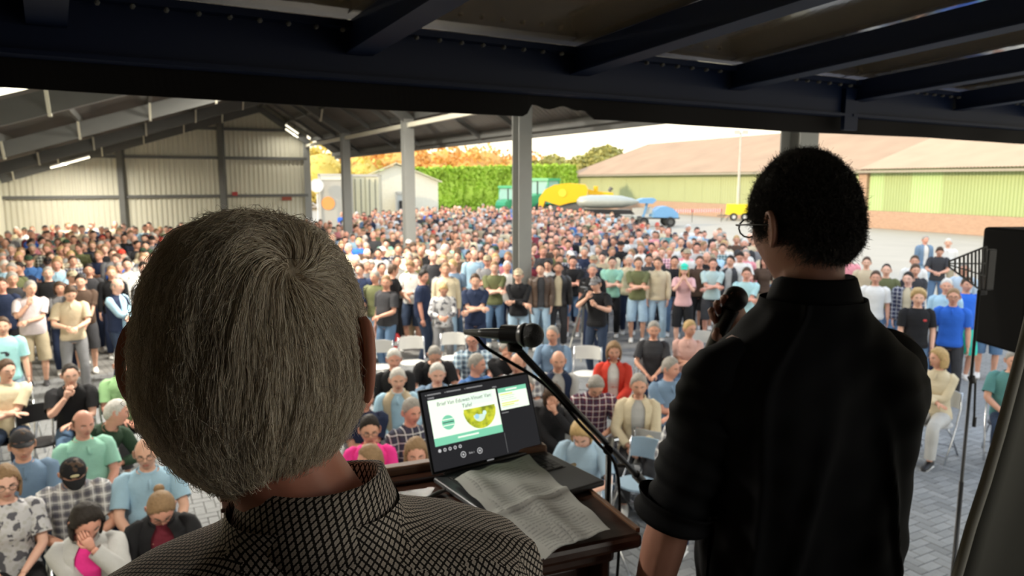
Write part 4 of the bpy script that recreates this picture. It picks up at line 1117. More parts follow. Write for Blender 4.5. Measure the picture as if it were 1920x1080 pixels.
# ------------------------------------------------------------------ the crowd
# label | head px | head py | pose | top | bottom | hair | extras
J, SH, T_ = 'trousers', 'shorts', 'tee'
D = dict
SEATED = [
 ('man in cream T-shirt with folded arms, sitting at the left edge', 12, 695, 'sit_cross', ('tee','cream'), (J,'darkdenim'), ('short','brown'), D(short='the man in cream with folded arms', turn=-10)),
 ('man in black polo covering his mouth with one hand', 132, 703, 'sit_chin', ('polo','black'), (J,'denim'), ('thin','dark'), D(short='the man in black covering his mouth')),
 ('grey haired man in pale green polo, last seated row on the left', 229, 684, 'sit_lap', ('polo','green'), (J,'charcoal'), ('thin','grey'), D(fat=.6, turn=14)),
 ('grey haired man in dark green shirt bending sideways to his neighbour', 218, 775, 'sit_bend', ('long','darkgreen'), (J,'charcoal'), ('short','white'), D(fat=.6, mirror=False, turn=20)),
 ('balding man in mint polo smiling to his left', 156, 795, 'sit_lap', ('polo','mint'), (J,'navy'), ('bald','brown'), D(fat=.6, turn=16)),
 ('man in dark flat cap and blue denim shirt', 42, 835, 'sit_lap', ('long','steel'), (J,'darkdenim'), ('cap','charcoal'), D(short='the man in a dark cap and blue shirt')),
 ('balding man with glasses in pale blue short sleeved shirt, staring at the stage', 274, 850, 'sit_knee', ('polo','sky'), (J,'navy'), ('bald','grey'), D(glasses=True, fat=.6, turn=4)),
 ('man in black cap and white and purple plaid shirt, looking down', 137, 888, 'sit_down', ('polo','palegrey'), (J,'navy'), ('cap','black'), D(mat_top='plaid', short='the man in the black cap and plaid shirt')),
 ('woman with short sandy hair and glasses in grey patterned blouse, phone in her lap', 10, 905, 'sit_lap', ('tee','palegrey'), (J,'black'), ('bob','sandy'), D(fem=True, glasses=True, mat_top='floral')),
 ('dark haired woman in pink top and grey cardigan, holding her hand to her face', 162, 978, 'sit_face', ('under','magenta'), (J,'grey'), ('bob','dark'), D(fem=True, over=('jacket','palegrey'), short='the woman in pink and a grey cardigan')),
 ('woman with tied hair and glasses in maroon T-shirt and black jacket, reading', 302, 952, 'sit_down', ('under','maroon'), (J,'black'), ('bun','sandy'), D(fem=True, glasses=True, over=('jacket','black'), short='the woman in the maroon T-shirt')),
 ('white haired man in black jacket in the row behind the beige vest', 739, 674, 'sit_lap', ('long','black'), (J,'navy'), ('short','white'), D(short='the white haired man in black')),
 ('grey haired man in black T-shirt looking down at his lap', 815, 665, 'sit_down', ('tee','black'), (J,'denim'), ('thin','grey'), D(fat=.6)),
 ('white haired man in beige vest over pale blue shirt', 746, 712, 'sit_lap', ('long','sky'), (J,'charcoal'), ('short','white'), D(over=('vest','beige'))),
 ('white haired man in blue shirt resting his chin on his hand', 820, 702, 'sit_chin', ('long','steel'), (J,'charcoal'), ('short','white'), D(short='the man in blue resting his chin')),
 ('white haired man with glasses in blue and white plaid shirt', 886, 638, 'sit_knee', ('polo','sky'), (J,'navy'), ('short','white'), D(mat_top='plaid', glasses=True)),
 ('dark grey haired man in blue shirt turned to his neighbour', 894, 684, 'sit_cross', ('long','blue'), (J,'navy'), ('short','grey'), D(turn=30)),
 ('man in black shirt holding a hand before his face, behind the microphone', 951, 655, 'sit_face', ('tee','black'), (J,'charcoal'), ('thin','grey'), D()),
 ('bald ruddy man in grey green plaid shirt behind the boom', 970, 682, 'sit_knee', ('polo','palegrey'), (J,'navy'), ('bald','grey'), D(mat_top='plaid', fat=.6)),
 ('man in dark navy polo sitting half behind the grey haired head', 684, 745, 'sit_cross', ('polo','navy'), (J,'navy'), ('short','grey'), D()),
 ('bearded grey man in dark checked shirt looking up beside the laptop', 772, 772, 'sit_lap', ('long','charcoal'), (J,'navy'), ('short','grey'), D(mat_top='plaid', turn=24)),
 ('dark haired woman with glasses in bright pink T-shirt', 693, 806, 'sit_lap', ('tee','magenta'), (J,'lightdenim'), ('short','dark'), D(glasses=True, fem=True)),
 ('woman with short ash blond hair in front of the bright pink T-shirt, in profile', 694, 866, 'sit_cross', ('tee','black'), (J,'navy'), ('short','sandy'), D(fem=True, mirror=True, turn=-25)),
 ('long haired blond woman half hidden by the laptop screen', 780, 850, 'sit_lap', ('tee','beige'), (J,'denim'), ('long','sandy'), D(fem=True)),
 ('man in open dark denim jacket behind the bald man with a vest', 1036, 628, 'sit_knee', ('long','steel'), (J,'navy'), ('thin','grey'), D(fat=.6, turn=-8)),
 ('bald man in dark vest over pale striped shirt', 1047, 677, 'sit_lap', ('long','palegrey'), (J,'navy'), ('bald','grey'), D(over=('vest','navy'), fat=.6)),
 ('woman in red orange jacket with a red scarf', 1151, 659, 'sit_lap', ('under','white'), (J,'orange'), ('bob','sandy'), D(fem=True, over=('jacket','red'), short='the woman in the red jacket')),
 ('brown haired woman in black cardigan with her hand at her mouth', 1037, 742, 'sit_face', ('long','black'), (J,'black'), ('bob','brown'), D(fem=True)),
 ('grey haired man in maroon checked shirt bowing his head', 1117, 724, 'sit_down', ('polo','maroon'), (J,'denim'), ('short','grey'), D(mat_top='plaid', turn=10)),
 ('grey haired woman in cream hooded jacket, hands folded', 1198, 723, 'sit_lap', ('under','palegrey'), (J,'charcoal'), ('short','grey'), D(fem=True, over=('jacket','cream'), short='the woman in the cream jacket')),
 ('blond woman with denim blue scarf looking down behind the microphone stand', 1090, 812, 'sit_down', ('tee','lightdenim'), (J,'lightdenim'), ('bob','blond'), D(fem=True, turn=-12)),
 ('grey haired man in blue grey polo with folded arms, looking right', 1257, 691, 'sit_cross', ('polo','steel'), (J,'navy'), ('short','grey'), D(turn=24, fat=.6, short='the man in the blue grey polo')),
 ('grey haired woman in charcoal T-shirt with a wristwatch', 1226, 619, 'sit_lap', ('tee','charcoal'), (J,'navy'), ('short','grey'), D(fem=True)),
 ('blond woman in pale pink blouse beside the charcoal T-shirt', 1293, 617, 'sit_cross', ('polo',(.62,.38,.33)), (J,'denim'), ('short','blond'), D(fem=True)),
 ('person in green and red checked shirt half hidden by the rolled black sleeve', 1292, 770, 'sit_lap', ('long','palegrey'), (J,'navy'), ('short','grey'), D(mat_top='plaid', turn=-20)),
 ('blond woman in cream sweatshirt on a white chair at the right', 1760, 672, 'sit_cross', ('long','cream'), (J,'palegrey'), ('bob','blond'), D(fem=True, turn=-18, mirror=True, shoe='black')),
 ('grey haired man in teal T-shirt beside the leaning grey tarpaulin', 1901, 676, 'sit_lap', ('tee','teal'), (J,'darkdenim'), ('short','grey'), D(fat=.6, short='the man in the teal T-shirt', turn=6)),
 ('man in grey shirt behind the lectern, next to the black cardigan', 985, 725, 'sit_lap', ('polo','grey'), (J,'navy'), ('short','grey'), D()),
]
STAND = [
 ('boy in pale turquoise T-shirt with dark chest print at the left edge', 5, 612, 'down', ('tee',(.35,.66,.68)), (J,'lightdenim'), ('short','brown'), D(scale=.93)),
 ('man in white polo and beige shorts with a hand at his chin', 57, 541, 'chin', ('polo',(.68,.60,.62)), (SH,'khaki'), ('short','grey'), D(fat=.6, shoe='charcoal', short='the white polo')),
 ('young man in beige quarter zip T-shirt and grey jeans reading his phone', 132, 551, 'phone', ('polo','beige'), (J,'grey'), ('short','brown'), D(short='the young man in beige')),
 ('dark haired man in brown T-shirt and dark shorts behind the beige T-shirt', 151, 528, 'clasp', ('tee','brown'), (SH,'charcoal'), ('short','dark'), D(fat=.6, short='the man in brown')),
 ('bald man in navy padded vest over pale blue shirt, turned right', 220, 537, 'cross', ('long','sky'), (J,'darkdenim'), ('bald','grey'), D(over=('vest','navy'), turn=52, short='the bald man in the navy vest')),
 ('grey haired man in black T-shirt behind the white polo', 90, 513, 'down', ('tee','black'), (J,'navy'), ('short','grey'), D(fat=.6)),
 ('dark haired man in navy shirt turned left beside the white polo', 36, 503, 'side', ('tee','navy'), (J,'navy'), ('short','dark'), D(mirror=True)),
 ('man in black T-shirt at the far left edge', 3, 535, 'down', ('tee','navy'), (J,'black'), ('short','brown'), D()),
 ('woman in grey cardigan between the white polo and the beige T-shirt', 112, 541, 'cross', ('long','grey'), (J,'navy'), ('bob','brown'), D(fem=True, scale=.93)),
 ('young man in black shirt standing tall behind the vest', 196, 468, 'cross', ('tee','black'), (J,'black'), ('short','sandy'), D(scale=1.04, short='the tall young man in black')),
 ('man in olive quarter zip pullover looking left', 148, 466, 'side', ('long','olive'), (J,'khaki'), ('short','brown'), D(mirror=True)),
 ('blond woman in white T-shirt with her back half turned', 108, 492, 'away', ('tee','white'), (J,'denim'), ('long','blond'), D(fem=True, turn=60)),
 ('fair haired young man in black jacket behind the brown T-shirt', 209, 512, 'down', ('long','black'), (J,'navy'), ('short','sandy'), D()),
 ('red faced man in charcoal T-shirt left of the fair haired young man', 166, 507, 'down', ('tee','charcoal'), (J,'navy'), ('short','dark'), D()),
 ('man in olive T-shirt at the left edge, far behind the navy shirt', 3, 478, 'side', ('tee','olive'), (J,'navy'), ('short','sandy'), D()),
 ('broad man in charcoal T-shirt turned left just right of the grey hair', 724, 530, 'side', ('tee','charcoal'), (J,'denim'), ('short','sandy'), D(turn=-45, fat=.6, short='the broad man in charcoal')),
 ('man in black shirt with his back half turned behind the charcoal T-shirt', 737, 508, 'side', ('tee','black'), (J,'black'), ('short','brown'), D(turn=70)),
 ('man in navy T-shirt and jeans turned away to the right', 794, 519, 'away', ('tee','navy'), (J,'darkdenim'), ('short','dark'), D(turn=75, fat=.6, short='the man in navy turned away')),
 ('large man in cream open shirt behind the boy in camouflage', 836, 506, 'down', ('long','cream'), (J,'lightdenim'), ('short','sandy'), D(fat=.6, scale=1.03, short='the large man in cream')),
 ('blond boy in grey camouflage jacket holding a phone', 832, 544, 'phone', ('long','palegrey'), (J,'grey'), ('short','blond'), D(scale=.90, mat_top='floral', short='the boy in camouflage')),
 ('man in navy polo with folded arms', 891, 527, 'cross', ('polo','navy'), (J,'navy'), ('short','brown'), D(fat=.6, short='the man in navy polo')),
 ('young man in olive T-shirt with folded arms and jeans', 927, 502, 'cross', ('tee','olive'), (J,'denim'), ('short','sandy'), D(short='the young man in olive')),
 ('man in pale cap and dark checked shirt with folded arms', 972, 517, 'cross', ('long','black'), (J,'lightdenim'), ('cap','beige'), D(mirror=True, short='the man in the pale cap')),
 ('man in black leather jacket and pale jeans', 1014, 505, 'pocket', ('under','charcoal'), (J,'lightdenim'), ('short','dark'), D(over=('jacket','brown','leather'), short='the man in the leather jacket')),
 ('man in brown leather jacket over cream T-shirt', 1047, 503, 'down', ('under','cream'), (J,'charcoal'), ('short','brown'), D(over=('jacket','black','leather'), short='the brown leather jacket')),
 ('dark haired man in black T-shirt with folded arms and denim shorts', 1074, 491, 'cross', ('tee','black'), (SH,'denim'), ('short','dark'), D(short='the black T-shirt and denim shorts')),
 ('cameraman in black cap and black T-shirt stooping to his camera', 1117, 533, 'camera', ('tee','black'), (J,'darkdenim'), ('cap','grey'), D(turn=-18, short='the cameraman')),
 ('grey haired man in black polo right behind the cameraman', 1111, 507, 'down', ('polo','black'), (J,'navy'), ('short','grey'), D()),
 ('dark haired man in mint green T-shirt and black trousers', 1148, 492, 'cross', ('tee','mint'), (J,'black'), ('short','dark'), D(short='the man in mint green')),
 ('young man in olive green T-shirt and pale blue shorts', 1197, 494, 'cross', ('tee','olive'), (SH,'lightdenim'), ('short','brown'), D(scale=1.02, skin=(.66,.36,.25), short='the young man in pale blue shorts')),
 ('man in white hooded sweater behind the olive green T-shirt', 1180, 489, 'down', ('long','cream'), (J,'navy'), ('short','white'), D()),
 ('man in cream sweater and blue jeans, hands in pockets', 1234, 494, 'pocket', ('long','cream'), (J,'lightdenim'), ('short','brown'), D(scale=1.02, short='the man in the cream sweater')),
 ('man in black T-shirt behind the cream sweater', 1265, 491, 'down', ('tee','black'), (J,'denim'), ('short','dark'), D()),
 ('long haired blond woman in turquoise cap, pink top and black shorts, hands at her face', 1283, 506, 'facehands', ('tee',(.70,.42,.42)), (SH,'black'), ('capblond','turquoise'), D(fem=True, scale=.98, short='the woman in the turquoise cap')),
 ('man in brown T-shirt between the turquoise cap and the pale blue T-shirt', 1312, 491, 'down', ('tee','brown'), (J,'black'), ('short','brown'), D()),
 ('man in pale blue T-shirt with folded arms and dark shorts', 1337, 495, 'cross', ('tee',(.42,.55,.55)), (SH,'charcoal'), ('short','brown'), D(short='the pale blue T-shirt')),
 ('dark haired man in open dark vest over white shirt', 1370, 490, 'down', ('long','palegrey'), (J,'navy'), ('short','dark'), D(over=('vest','charcoal'), turn=-20)),
 ('man in pink shirt left of the speaker in black', 1398, 478, 'down', ('long','pink'), (J,'navy'), ('short','grey'), D(fat=.6)),
 ('person in pale turquoise T-shirt beside the hand that holds the microphone', 1400, 514, 'cross', ('tee',(.40,.62,.64)), (J,'denim'), ('short','brown'), D()),
 ('young man in royal blue polo and grey jeans', 1788, 557, 'down', ('polo','royal'), (J,'charcoal'), ('short','sandy'), D(glasses=True, shoe='khaki', short='the young man in royal blue')),
 ('curly blond young man in black T-shirt with a red chest logo', 1722, 559, 'pocket', ('tee','black'), (J,'denim'), ('curly','blond'), D(turn=18, short='the curly blond young man')),
 ('white haired man in pale blue shirt behind the royal blue polo', 1775, 537, 'down', ('long','sky'), (J,'navy'), ('short','white'), D(fat=.6)),
 ('dark haired man in open navy checked shirt over cream T-shirt', 1703, 523, 'pocket', ('under','cream'), (J,'denim'), ('short','dark'), D(over=('jacket','navy','plaid'))),
 ('man in dark grey T-shirt between the checked shirt and the pale blue shirt', 1716, 507, 'clasp', ('tee','charcoal'), (J,'navy'), ('short','brown'), D(turn=20)),
 ('man in white T-shirt next to the shoulder of the speaker in black', 1642, 521, 'down', ('tee','white'), (J,'denim'), ('short','brown'), D(short='the man in white')),
 ('man in olive grey T-shirt with short hair behind the white T-shirt', 1662, 507, 'down', ('tee','olive'), (J,'denim'), ('thin','dark'), D()),
 ('brown haired man in yellowish T-shirt just behind the black shoulder', 1625, 493, 'down', ('tee','beige'), (J,'denim'), ('short','brown'), D()),
 ('man in white polo behind the dark grey T-shirt', 1715, 490, 'down', ('polo','white'), (J,'denim'), ('short','brown'), D()),
 ('older man in blue jacket over white shirt standing last at the right', 1735, 450, 'down', ('under','white'), (J,'lightdenim'), ('short','grey'), D(over=('jacket','steel'), turn=30)),
 ('white haired man in white shirt standing last beside the antenna', 1778, 456, 'down', ('long','white'), (J,'khaki'), ('short','white'), D(fat=.6)),
 ('young man in charcoal T-shirt looking at his phone before the two last men', 1762, 472, 'phone', ('tee','charcoal'), (J,'denim'), ('short','brown'), D()),
 ('man in blue and cream T-shirt with turquoise shorts behind the antenna stand', 1813, 534, 'down', ('tee','royal'), (SH,'turquoise'), ('short','brown'), D(fat=.6, turn=20)),
 ('man in navy sweatshirt and denim shorts beside the black loudspeaker', 1862, 533, 'pocket', ('long','navy'), (SH,'denim'), ('short','brown'), D()),
 ('man in pale pink shirt beside the right ear of the speaker in black', 1592, 482, 'down', ('tee','pink'), (J,'denim'), ('short','sandy'), D()),
 ('man in white shirt left of the loudspeaker, behind the antenna', 1808, 505, 'down', ('long',(.5,.6,.7)), (J,'denim'), ('short','grey'), D()),
]
random.seed(11)
SEATS = []
for lab, px, py, pose, top, bot, hair, ex in SEATED:
    r_, loc, rz = person(lab, px, py, pose, top, bot, hair, **ex)
    r_['group'] = 'seated listeners'; SEATS.append((loc, rz, ex.get('short') or 'the '+lab.split(',')[0]))
for lab, px, py, pose, top, bot, hair, ex in STAND:
    r_, loc, rz = person(lab, px, py, pose, top, bot, hair, **ex)
    r_['group'] = 'standing listeners'
ANCH = [(loc, sh) for (loc, sh, _, _), row in zip(POP[len(SEATED):], STAND) if row[7].get('short')]
ANCH += [(Vector((0.2,14.9,0)), 'the broad steel column'), (barn(BAY,0,0), 'the second steel column'), (barn(2*BAY,0,0), 'the third steel column')]

# people further back: first the nearest ones as individuals, then everybody beyond as one mass
def dense(px, py):
    """does a head at this place of the yard stand in the crowd"""
    if -40 <= px <= 345: return 417 + max(0, 0)*0 < py < 545 - (0 if px > 30 else 0)
    if 345 < px <= 640: return 404 < py < 540
    if 640 < px <= 1445:
        top = np.interp(px, [640, 700, 800, 1000, 1090, 1150, 1250, 1340, 1445], [402, 396, 389, 386, 393, 404, 425, 436, 447])
        bot = np.interp(px, [640, 1000, 1120, 1445], [530, 498, 487, 488])
        return top < py < bot
    return False
spots = []
rr = random.Random(21)
Y = 12.8
while Y < 58:
    st = .62 + .010*(Y-12); wX = Y*.78
    X = -wX
    while X < wX*.45:
        x = X + rr.uniform(-.2, .2)*st; y = Y + rr.uniform(-.28, .28)
        px, py = project((x, y, 1.66))
        if dense(px, py) and not (px < 640 and y > 27.5 and (x-barn(U_END,0,0).x)*0 == 0 and (Vector((x,y,0))-barn(U_END-.9,0,0)).dot(R_AX) > 0):
            if px > 640 and (Vector((x,y,0))-barn(U_END-.9,0,0)).dot(R_AX) > 0 and (Vector((x,y,0))-P0).dot(G_AX) > -.3: pass
            elif (Vector((x,y,0))-P0).dot(G_AX) > 10.9: pass
            elif any((Vector((x,y,0))-barn(k__*BAY,0,0)).length < .45 for k__ in range(0, 4)): pass
            elif rr.random() < .90 and all((x-q[0].x)**2+(y-q[0].y)**2 > .30 for q in POP): spots.append((x, y, px, py))
        X += st*.97
    Y += st*1.03
spots.sort(key=lambda q: q[1])
WORDS = {'charcoal':'dark grey','cream':'cream','palegrey':'pale grey','steel':'grey blue','sky':'pale blue','royal':'bright blue','darkgreen':'dark green'}
TOPC = ['black']*5+['navy']*5+['charcoal']*4+['white']*4+['palegrey']*3+['cream']*3+['grey']*3+['sky','steel','steel','olive','olive','blue','beige','beige','brown','maroon','teal','red','royal','mint','pink','khaki']
HC = ['brown']*6+['dark']*4+['sandy']*4+['grey']*4+['white']*2+['blond']*2
POSE_S = ['down']*4+['cross']*5+['pocket']*3+['clasp']*2+['side','phone','chin','behind','away']
PW = {'down':'arms hanging','cross':'arms folded','pocket':'hands in pockets','clasp':'hands clasped','side':'one arm raised','phone':'holding a phone','chin':'hand at chin','behind':'hands behind his back','away':'looking aside'}
used = set(o['label'] for o in COL.objects if o.get('label'))
def rel(x, y):
    d, (a, sh) = min(((Vector((x,y,0))-Vector((q[0].x,q[0].y,0))).length, q) for i, q in enumerate(ANCH))[0:2] if False else min([((Vector((x,y,0))-Vector((q[0].x,q[0].y,0))).length, q) for q in ANCH], key=lambda t: t[0])
    ax, _ = project((a.x, a.y, 1.6)); bx, _ = project((x, y, 1.6)); dy = y-a.y
    rows = 'just behind' if dy < 1.3 else ('a little way behind' if dy < 3 else 'far behind')
    if dy < .3: rows = 'beside'
    if abs(bx-ax) < 18: return rows+' '+sh
    return {'just behind':'behind and %s of','a little way behind':'some rows behind and %s of','far behind':'far behind and %s of','beside':'%s of'}[rows] % ('left' if bx < ax else 'right')+' '+sh
N_IND = 300 - len(SEATED) - len(STAND) - 3
def gen_look(x, y, far=False):
    fem = rr.random() < (.12 if x > -6 else .08); tc = rr.choice(TOPC); hc = rr.choice(HC)
    if x > 3 and tc in ('black','navy') and rr.random() < .5: tc = rr.choice(['white','palegrey','cream','sky'])
    tk = rr.choice(['tee','tee','tee','polo','long']); hk = rr.choice(['short']*7+['thin','bald','cap']) if not fem else rr.choice(['long','bob'])
    if hk == 'cap': hc = rr.choice(['black','navy','white','red','khaki','darkgreen'])
    return fem, tk, tc, hk, hc
ind = [q for q in spots if not (345 < q[2] < 640)][:N_IND]; indset = set(q[:2] for q in ind)
for x, y, px, py in ind:
    best = None
    for _ in range(40):
        fem, tk, tc, hk, hc = gen_look(x, y); pose = rr.choice(POSE_S if not fem else ['down','cross','clasp'])
        hw = {'short':hc+' haired man','thin':'man with thin %s hair' % hc,'bald':'bald man','long':'long haired %s woman' % hc,'bob':'%s haired woman with a bob' % hc,'cap':'man in %s cap' % hc}[hk]
        kw = {'tee':'T-shirt','polo':'polo','long':'shirt'}[tk]
        lab = '%s in %s %s, %s' % (hw, WORDS.get(tc, tc), kw, rel(x, y))
        if hk == 'cap': lab = 'man in %s cap and %s %s, %s' % (hc, WORDS.get(tc, tc), kw, rel(x, y))
        if len(lab.split()) > 16: lab = lab.replace('some rows behind and', 'behind and').replace('far behind and', 'far')
        if len(lab.split()) > 16: lab = lab.replace('behind and ', '')
        if len(lab.split()) > 16: continue
        if lab not in used: break
    used.add(lab)
    if tk == 'long' and pose == 'chin': pose = 'cross'
    root, loc, rz = person(lab, 0, 0, pose, (tk, tc), (rr.choice([J,J,SH]), rr.choice(['denim','darkdenim','navy','charcoal','khaki','lightdenim','black'])), (hk, hc), turn=rr.uniform(-22, 22), fem=fem,
        fat=rr.choice([0, 0, .6]) if not fem else 0.0, scale=rr.uniform(.95, 1.05) if not fem else rr.uniform(.91, .96), pos=(x, y, 1.66), mat_top='cloth' if rr.random() < .85 else rr.choice(['plaid','stripe']),
        mirror=rr.random() < .5, group='standing listeners', glasses=False)
# everybody beyond, one mass
def mass():
    protos = []
    for pose, fem, bk, hk in (('down',False,'trousers','short'),('cross',False,'trousers','short'),('pocket',False,'shorts','short'),('clasp',False,'trousers','bald'),('side',False,'trousers','short'),('down',True,'trousers','long'),('cross',True,'trousers','bob'),('cross',False,'shorts','cap')):
        rig = Rig(pose, fem, 0.0)
        bm_ = figure_mesh(rig, 'low', voxel=.022, ratio=.22, headres=(14, 11), face=False, hands=False)
        def arr(me, slot):
            V = np.empty(len(me.vertices)*3); me.vertices.foreach_get('co', V); return V.reshape(-1,3), [tuple(p.vertices) for p in me.polygons], slot
        pcs = [arr(bm_, 0), arr(garment(rig, 'tee', 3, n=14), 2), arr(garment(rig, bk, 9, n=12), 3)]
        hm = hair_mesh(hk, res=(14, 10)); V, F, _ = arr(hm, 1); pcs.append((apply(rig.head, V), F, 1))
        Vs = []; Fs = []; Ss = []; off = 0
        for V, F, sl in pcs:
            Vs.append(V); Fs += [tuple(i+off for i in f) for f in F]; Ss += [sl]*len(V); off += len(V)
        Vs = np.concatenate(Vs)
        F3 = []
        for f in Fs:
            for k__ in range(1, len(f)-1): F3.append((f[0], f[k__], f[k__+1]))
        protos.append((Vs, np.array(F3), np.array(Ss), hk, fem))
    AV = []; AF = []; AC = []; off = 0
    for x, y, px, py in spots:
        if (x, y) in indset: continue
        fem, tk, tc, hk, hc = gen_look(x, y, True); cand = [p for p in protos if p[4] == fem]; V, F, S, hk, _ = rr.choice(cand)
        sc = rr.uniform(.95, 1.06)*(.94 if fem else 1); rz = math.atan2(-x, y)+math.radians(rr.uniform(-25, 25)); c_, s_ = math.cos(rz)*sc, math.sin(rz)*sc
        if hk == 'cap': hcol = C[rr.choice(['black','navy','white','red','darkgreen'])]
        else: hcol = HAIRC.get(hc, HAIRC['brown'])
        cols = np.array([tuple(min(1,v*1.15) for v in rr.choice(SKIN)), hcol, C[tc], C[rr.choice(['denim','navy','charcoal','khaki'])]])
        W = np.empty_like(V); W[:,0] = V[:,0]*c_-V[:,1]*s_+x; W[:,1] = V[:,0]*s_+V[:,1]*c_+y; W[:,2] = V[:,2]*sc
        AV.append(W); AF.append(F+off); AC.append(cols[S]); off += len(V)
    V = np.concatenate(AV); F = np.concatenate(AF); Cc = np.concatenate(AC); Cc = np.concatenate([Cc, np.ones((len(Cc),1))], 1)
    me = bpy.data.meshes.new('crowd'); me.vertices.add(len(V)); me.vertices.foreach_set('co', V.ravel()); me.loops.add(len(F)*3); me.loops.foreach_set('vertex_index', F.ravel().astype(np.int32))
    me.polygons.add(len(F)); me.polygons.foreach_set('loop_start', np.arange(len(F), dtype=np.int32)*3); me.polygons.foreach_set('loop_total', np.full(len(F), 3, dtype=np.int32)); me.update(); me.validate()
    at = me.attributes.new('person_colour', 'FLOAT_COLOR', 'POINT'); at.data.foreach_set('color', Cc.ravel())
    me.polygons.foreach_set('use_smooth', [True]*len(me.polygons))
    m, nt, b = newmat('crowd'); a_ = N(nt, 'Attribute'); a_.attribute_name = 'person_colour'; nt.links.new(a_.outputs['Color'], b.inputs['Base Color']); b.inputs['Roughness'].default_value = .8
    me.materials.append(m)
    o = mesh_obj('crowd', me); setp(o, 'dense mass of people standing further back, up to the hedge and corrugated wall', 'crowd', kind='stuff')
    print('crowd people', len(AV), 'tris', len(F), 'individual', len(ind), 'spots', len(spots))
mass()

# ------------------------------------------------------------------ folding chairs
M['chair_seat'] = tint_mat('chair_plastic', .45, .05, 4, bump=.0, spec=.5)
def chair_proto():
    t = empty('folding_chair', (0,0,0))
    n = 10; V = []; F = []
    for i in range(n+1):                       # curved back panel
        x = -.20+.40*i/n; y = .235-.05*(1-(x/.2)**2)*-1 - .03
        zt = .83 - .02*(abs(x)/.2)**4
        for yy in (0, .014): V += [(x, y+yy+.012, zt), (x, y+yy, .62)]
    for i in range(n):
        a = 4*i; F += [(a, a+1, a+5, a+4), (a+2, a+6, a+7, a+3), (a, a+4, a+6, a+2), (a+1, a+3, a+7, a+5)]
    F += [(0,2,3,1), (4*n,4*n+1,4*n+3,4*n+2)]
    MB().add(V, F).build('backrest', M['chair_seat'], t, smooth='auto')
    V, F = sweep([Vector((0,0,.425)), Vector((0,0,.430)), Vector((0,0,.450)), Vector((0,0,.455))], [(.19,.18),(.205,.195),(.205,.195),(.19,.18)], 20, ref=(1,0,0))
    MB().add(V, F).build('seat', M['chair_seat'], t, smooth='auto')
    for s_ in (-1, 1):
        MB().tube([(s_*.21,.24,.82),(s_*.215,.21,.62),(s_*.22,.10,.43),(s_*.225,-.24,.012)], .012, 8).build('leg', M['chrome'], t, smooth=True)
        MB().tube([(s_*.20,-.14,.44),(s_*.205,.02,.30),(s_*.21,.27,.012)], .011, 8).build('leg', M['chrome'], t, smooth=True)
    MB().tube([(-.22,-.18,.10),(.22,-.18,.10)], .008, 6).build('stretcher', M['chrome'], t); MB().tube([(-.21,.22,.12),(.21,.22,.12)], .008, 6).build('stretcher', M['chrome'], t)
    return t
proto = chair_proto(); first = [True]
def chair(x, y, rz, label, col):
    o = proto if first[0] else copy_tree(proto); first[0] = False
    o.location = (x, y, 0); o.rotation_euler = (0, 0, rz); setp(o, label, 'chair', 'folding chairs')
    for ch in o.children:
        if ch.name.split('.')[0] in ('seat', 'backrest'): ch.color = (*C[col], 1)
rs = random.Random(4)
for loc, rz, sh in SEATS:
    R = Matrix.Rotation(rz, 3, 'Z'); b_ = loc + R @ Vector((0, -.02, 0)); col = 'black' if loc.x < -2.2 or rs.random() < .35 else 'palegrey'
    who = sh[4:] if sh.startswith('the ') else sh
    w_ = (('black' if col == 'black' else 'white')+' folding chair under the '+who).split()[:16]
    while w_[-1] in ('in','and','of','with','the','a','behind','beside','over','at','his','to','her','on','holding','one','pale','dark'): w_.pop()
    chair(b_.x, b_.y, rz, ' '.join(w_), col)
for px, py, rzd, col, lab in ((850, 652, 0, 'white', 'empty white folding chair in the back row behind the man in blue'), (773, 660, 5, 'white', 'empty white folding chair behind the white haired man in black'), (712, 668, 0, 'palegrey', 'empty folding chair just right of the grey haired head, in the back row'),
        (1100, 680, -4, 'white', 'empty white folding chair between the bald man with a vest and the red jacket'), (1217, 694, 0, 'white', 'empty white folding chair behind the woman in the cream jacket'), (1196, 905, -28, 'lightdenim', 'empty pale blue folding chair in the front row next to the lectern'),
        (1240, 830, 160, 'palegrey', 'empty folding chair behind the pale blue one, near the rolled black sleeve'), (78, 800, 10, 'black', 'empty black folding chair between the flat cap and the mint polo'), (1315, 648, 0, 'palegrey', 'empty folding chair at the end of the row by the black sleeve'),
        (30, 760, 8, 'black', 'empty black folding chair in front of the cream T-shirt'), (1150, 800, -10, 'charcoal', 'empty dark folding chair behind the blond woman with the denim scarf'), (1120, 1005, 40, 'palegrey', 'folding chair just below the lectern corner, only its steel legs showing')):
    p = on_z(px, py, .62 if py < 880 else .45); rz = math.atan2(-p.x, p.y)+math.radians(rzd)
    chair(p.x, p.y, rz, lab, col)
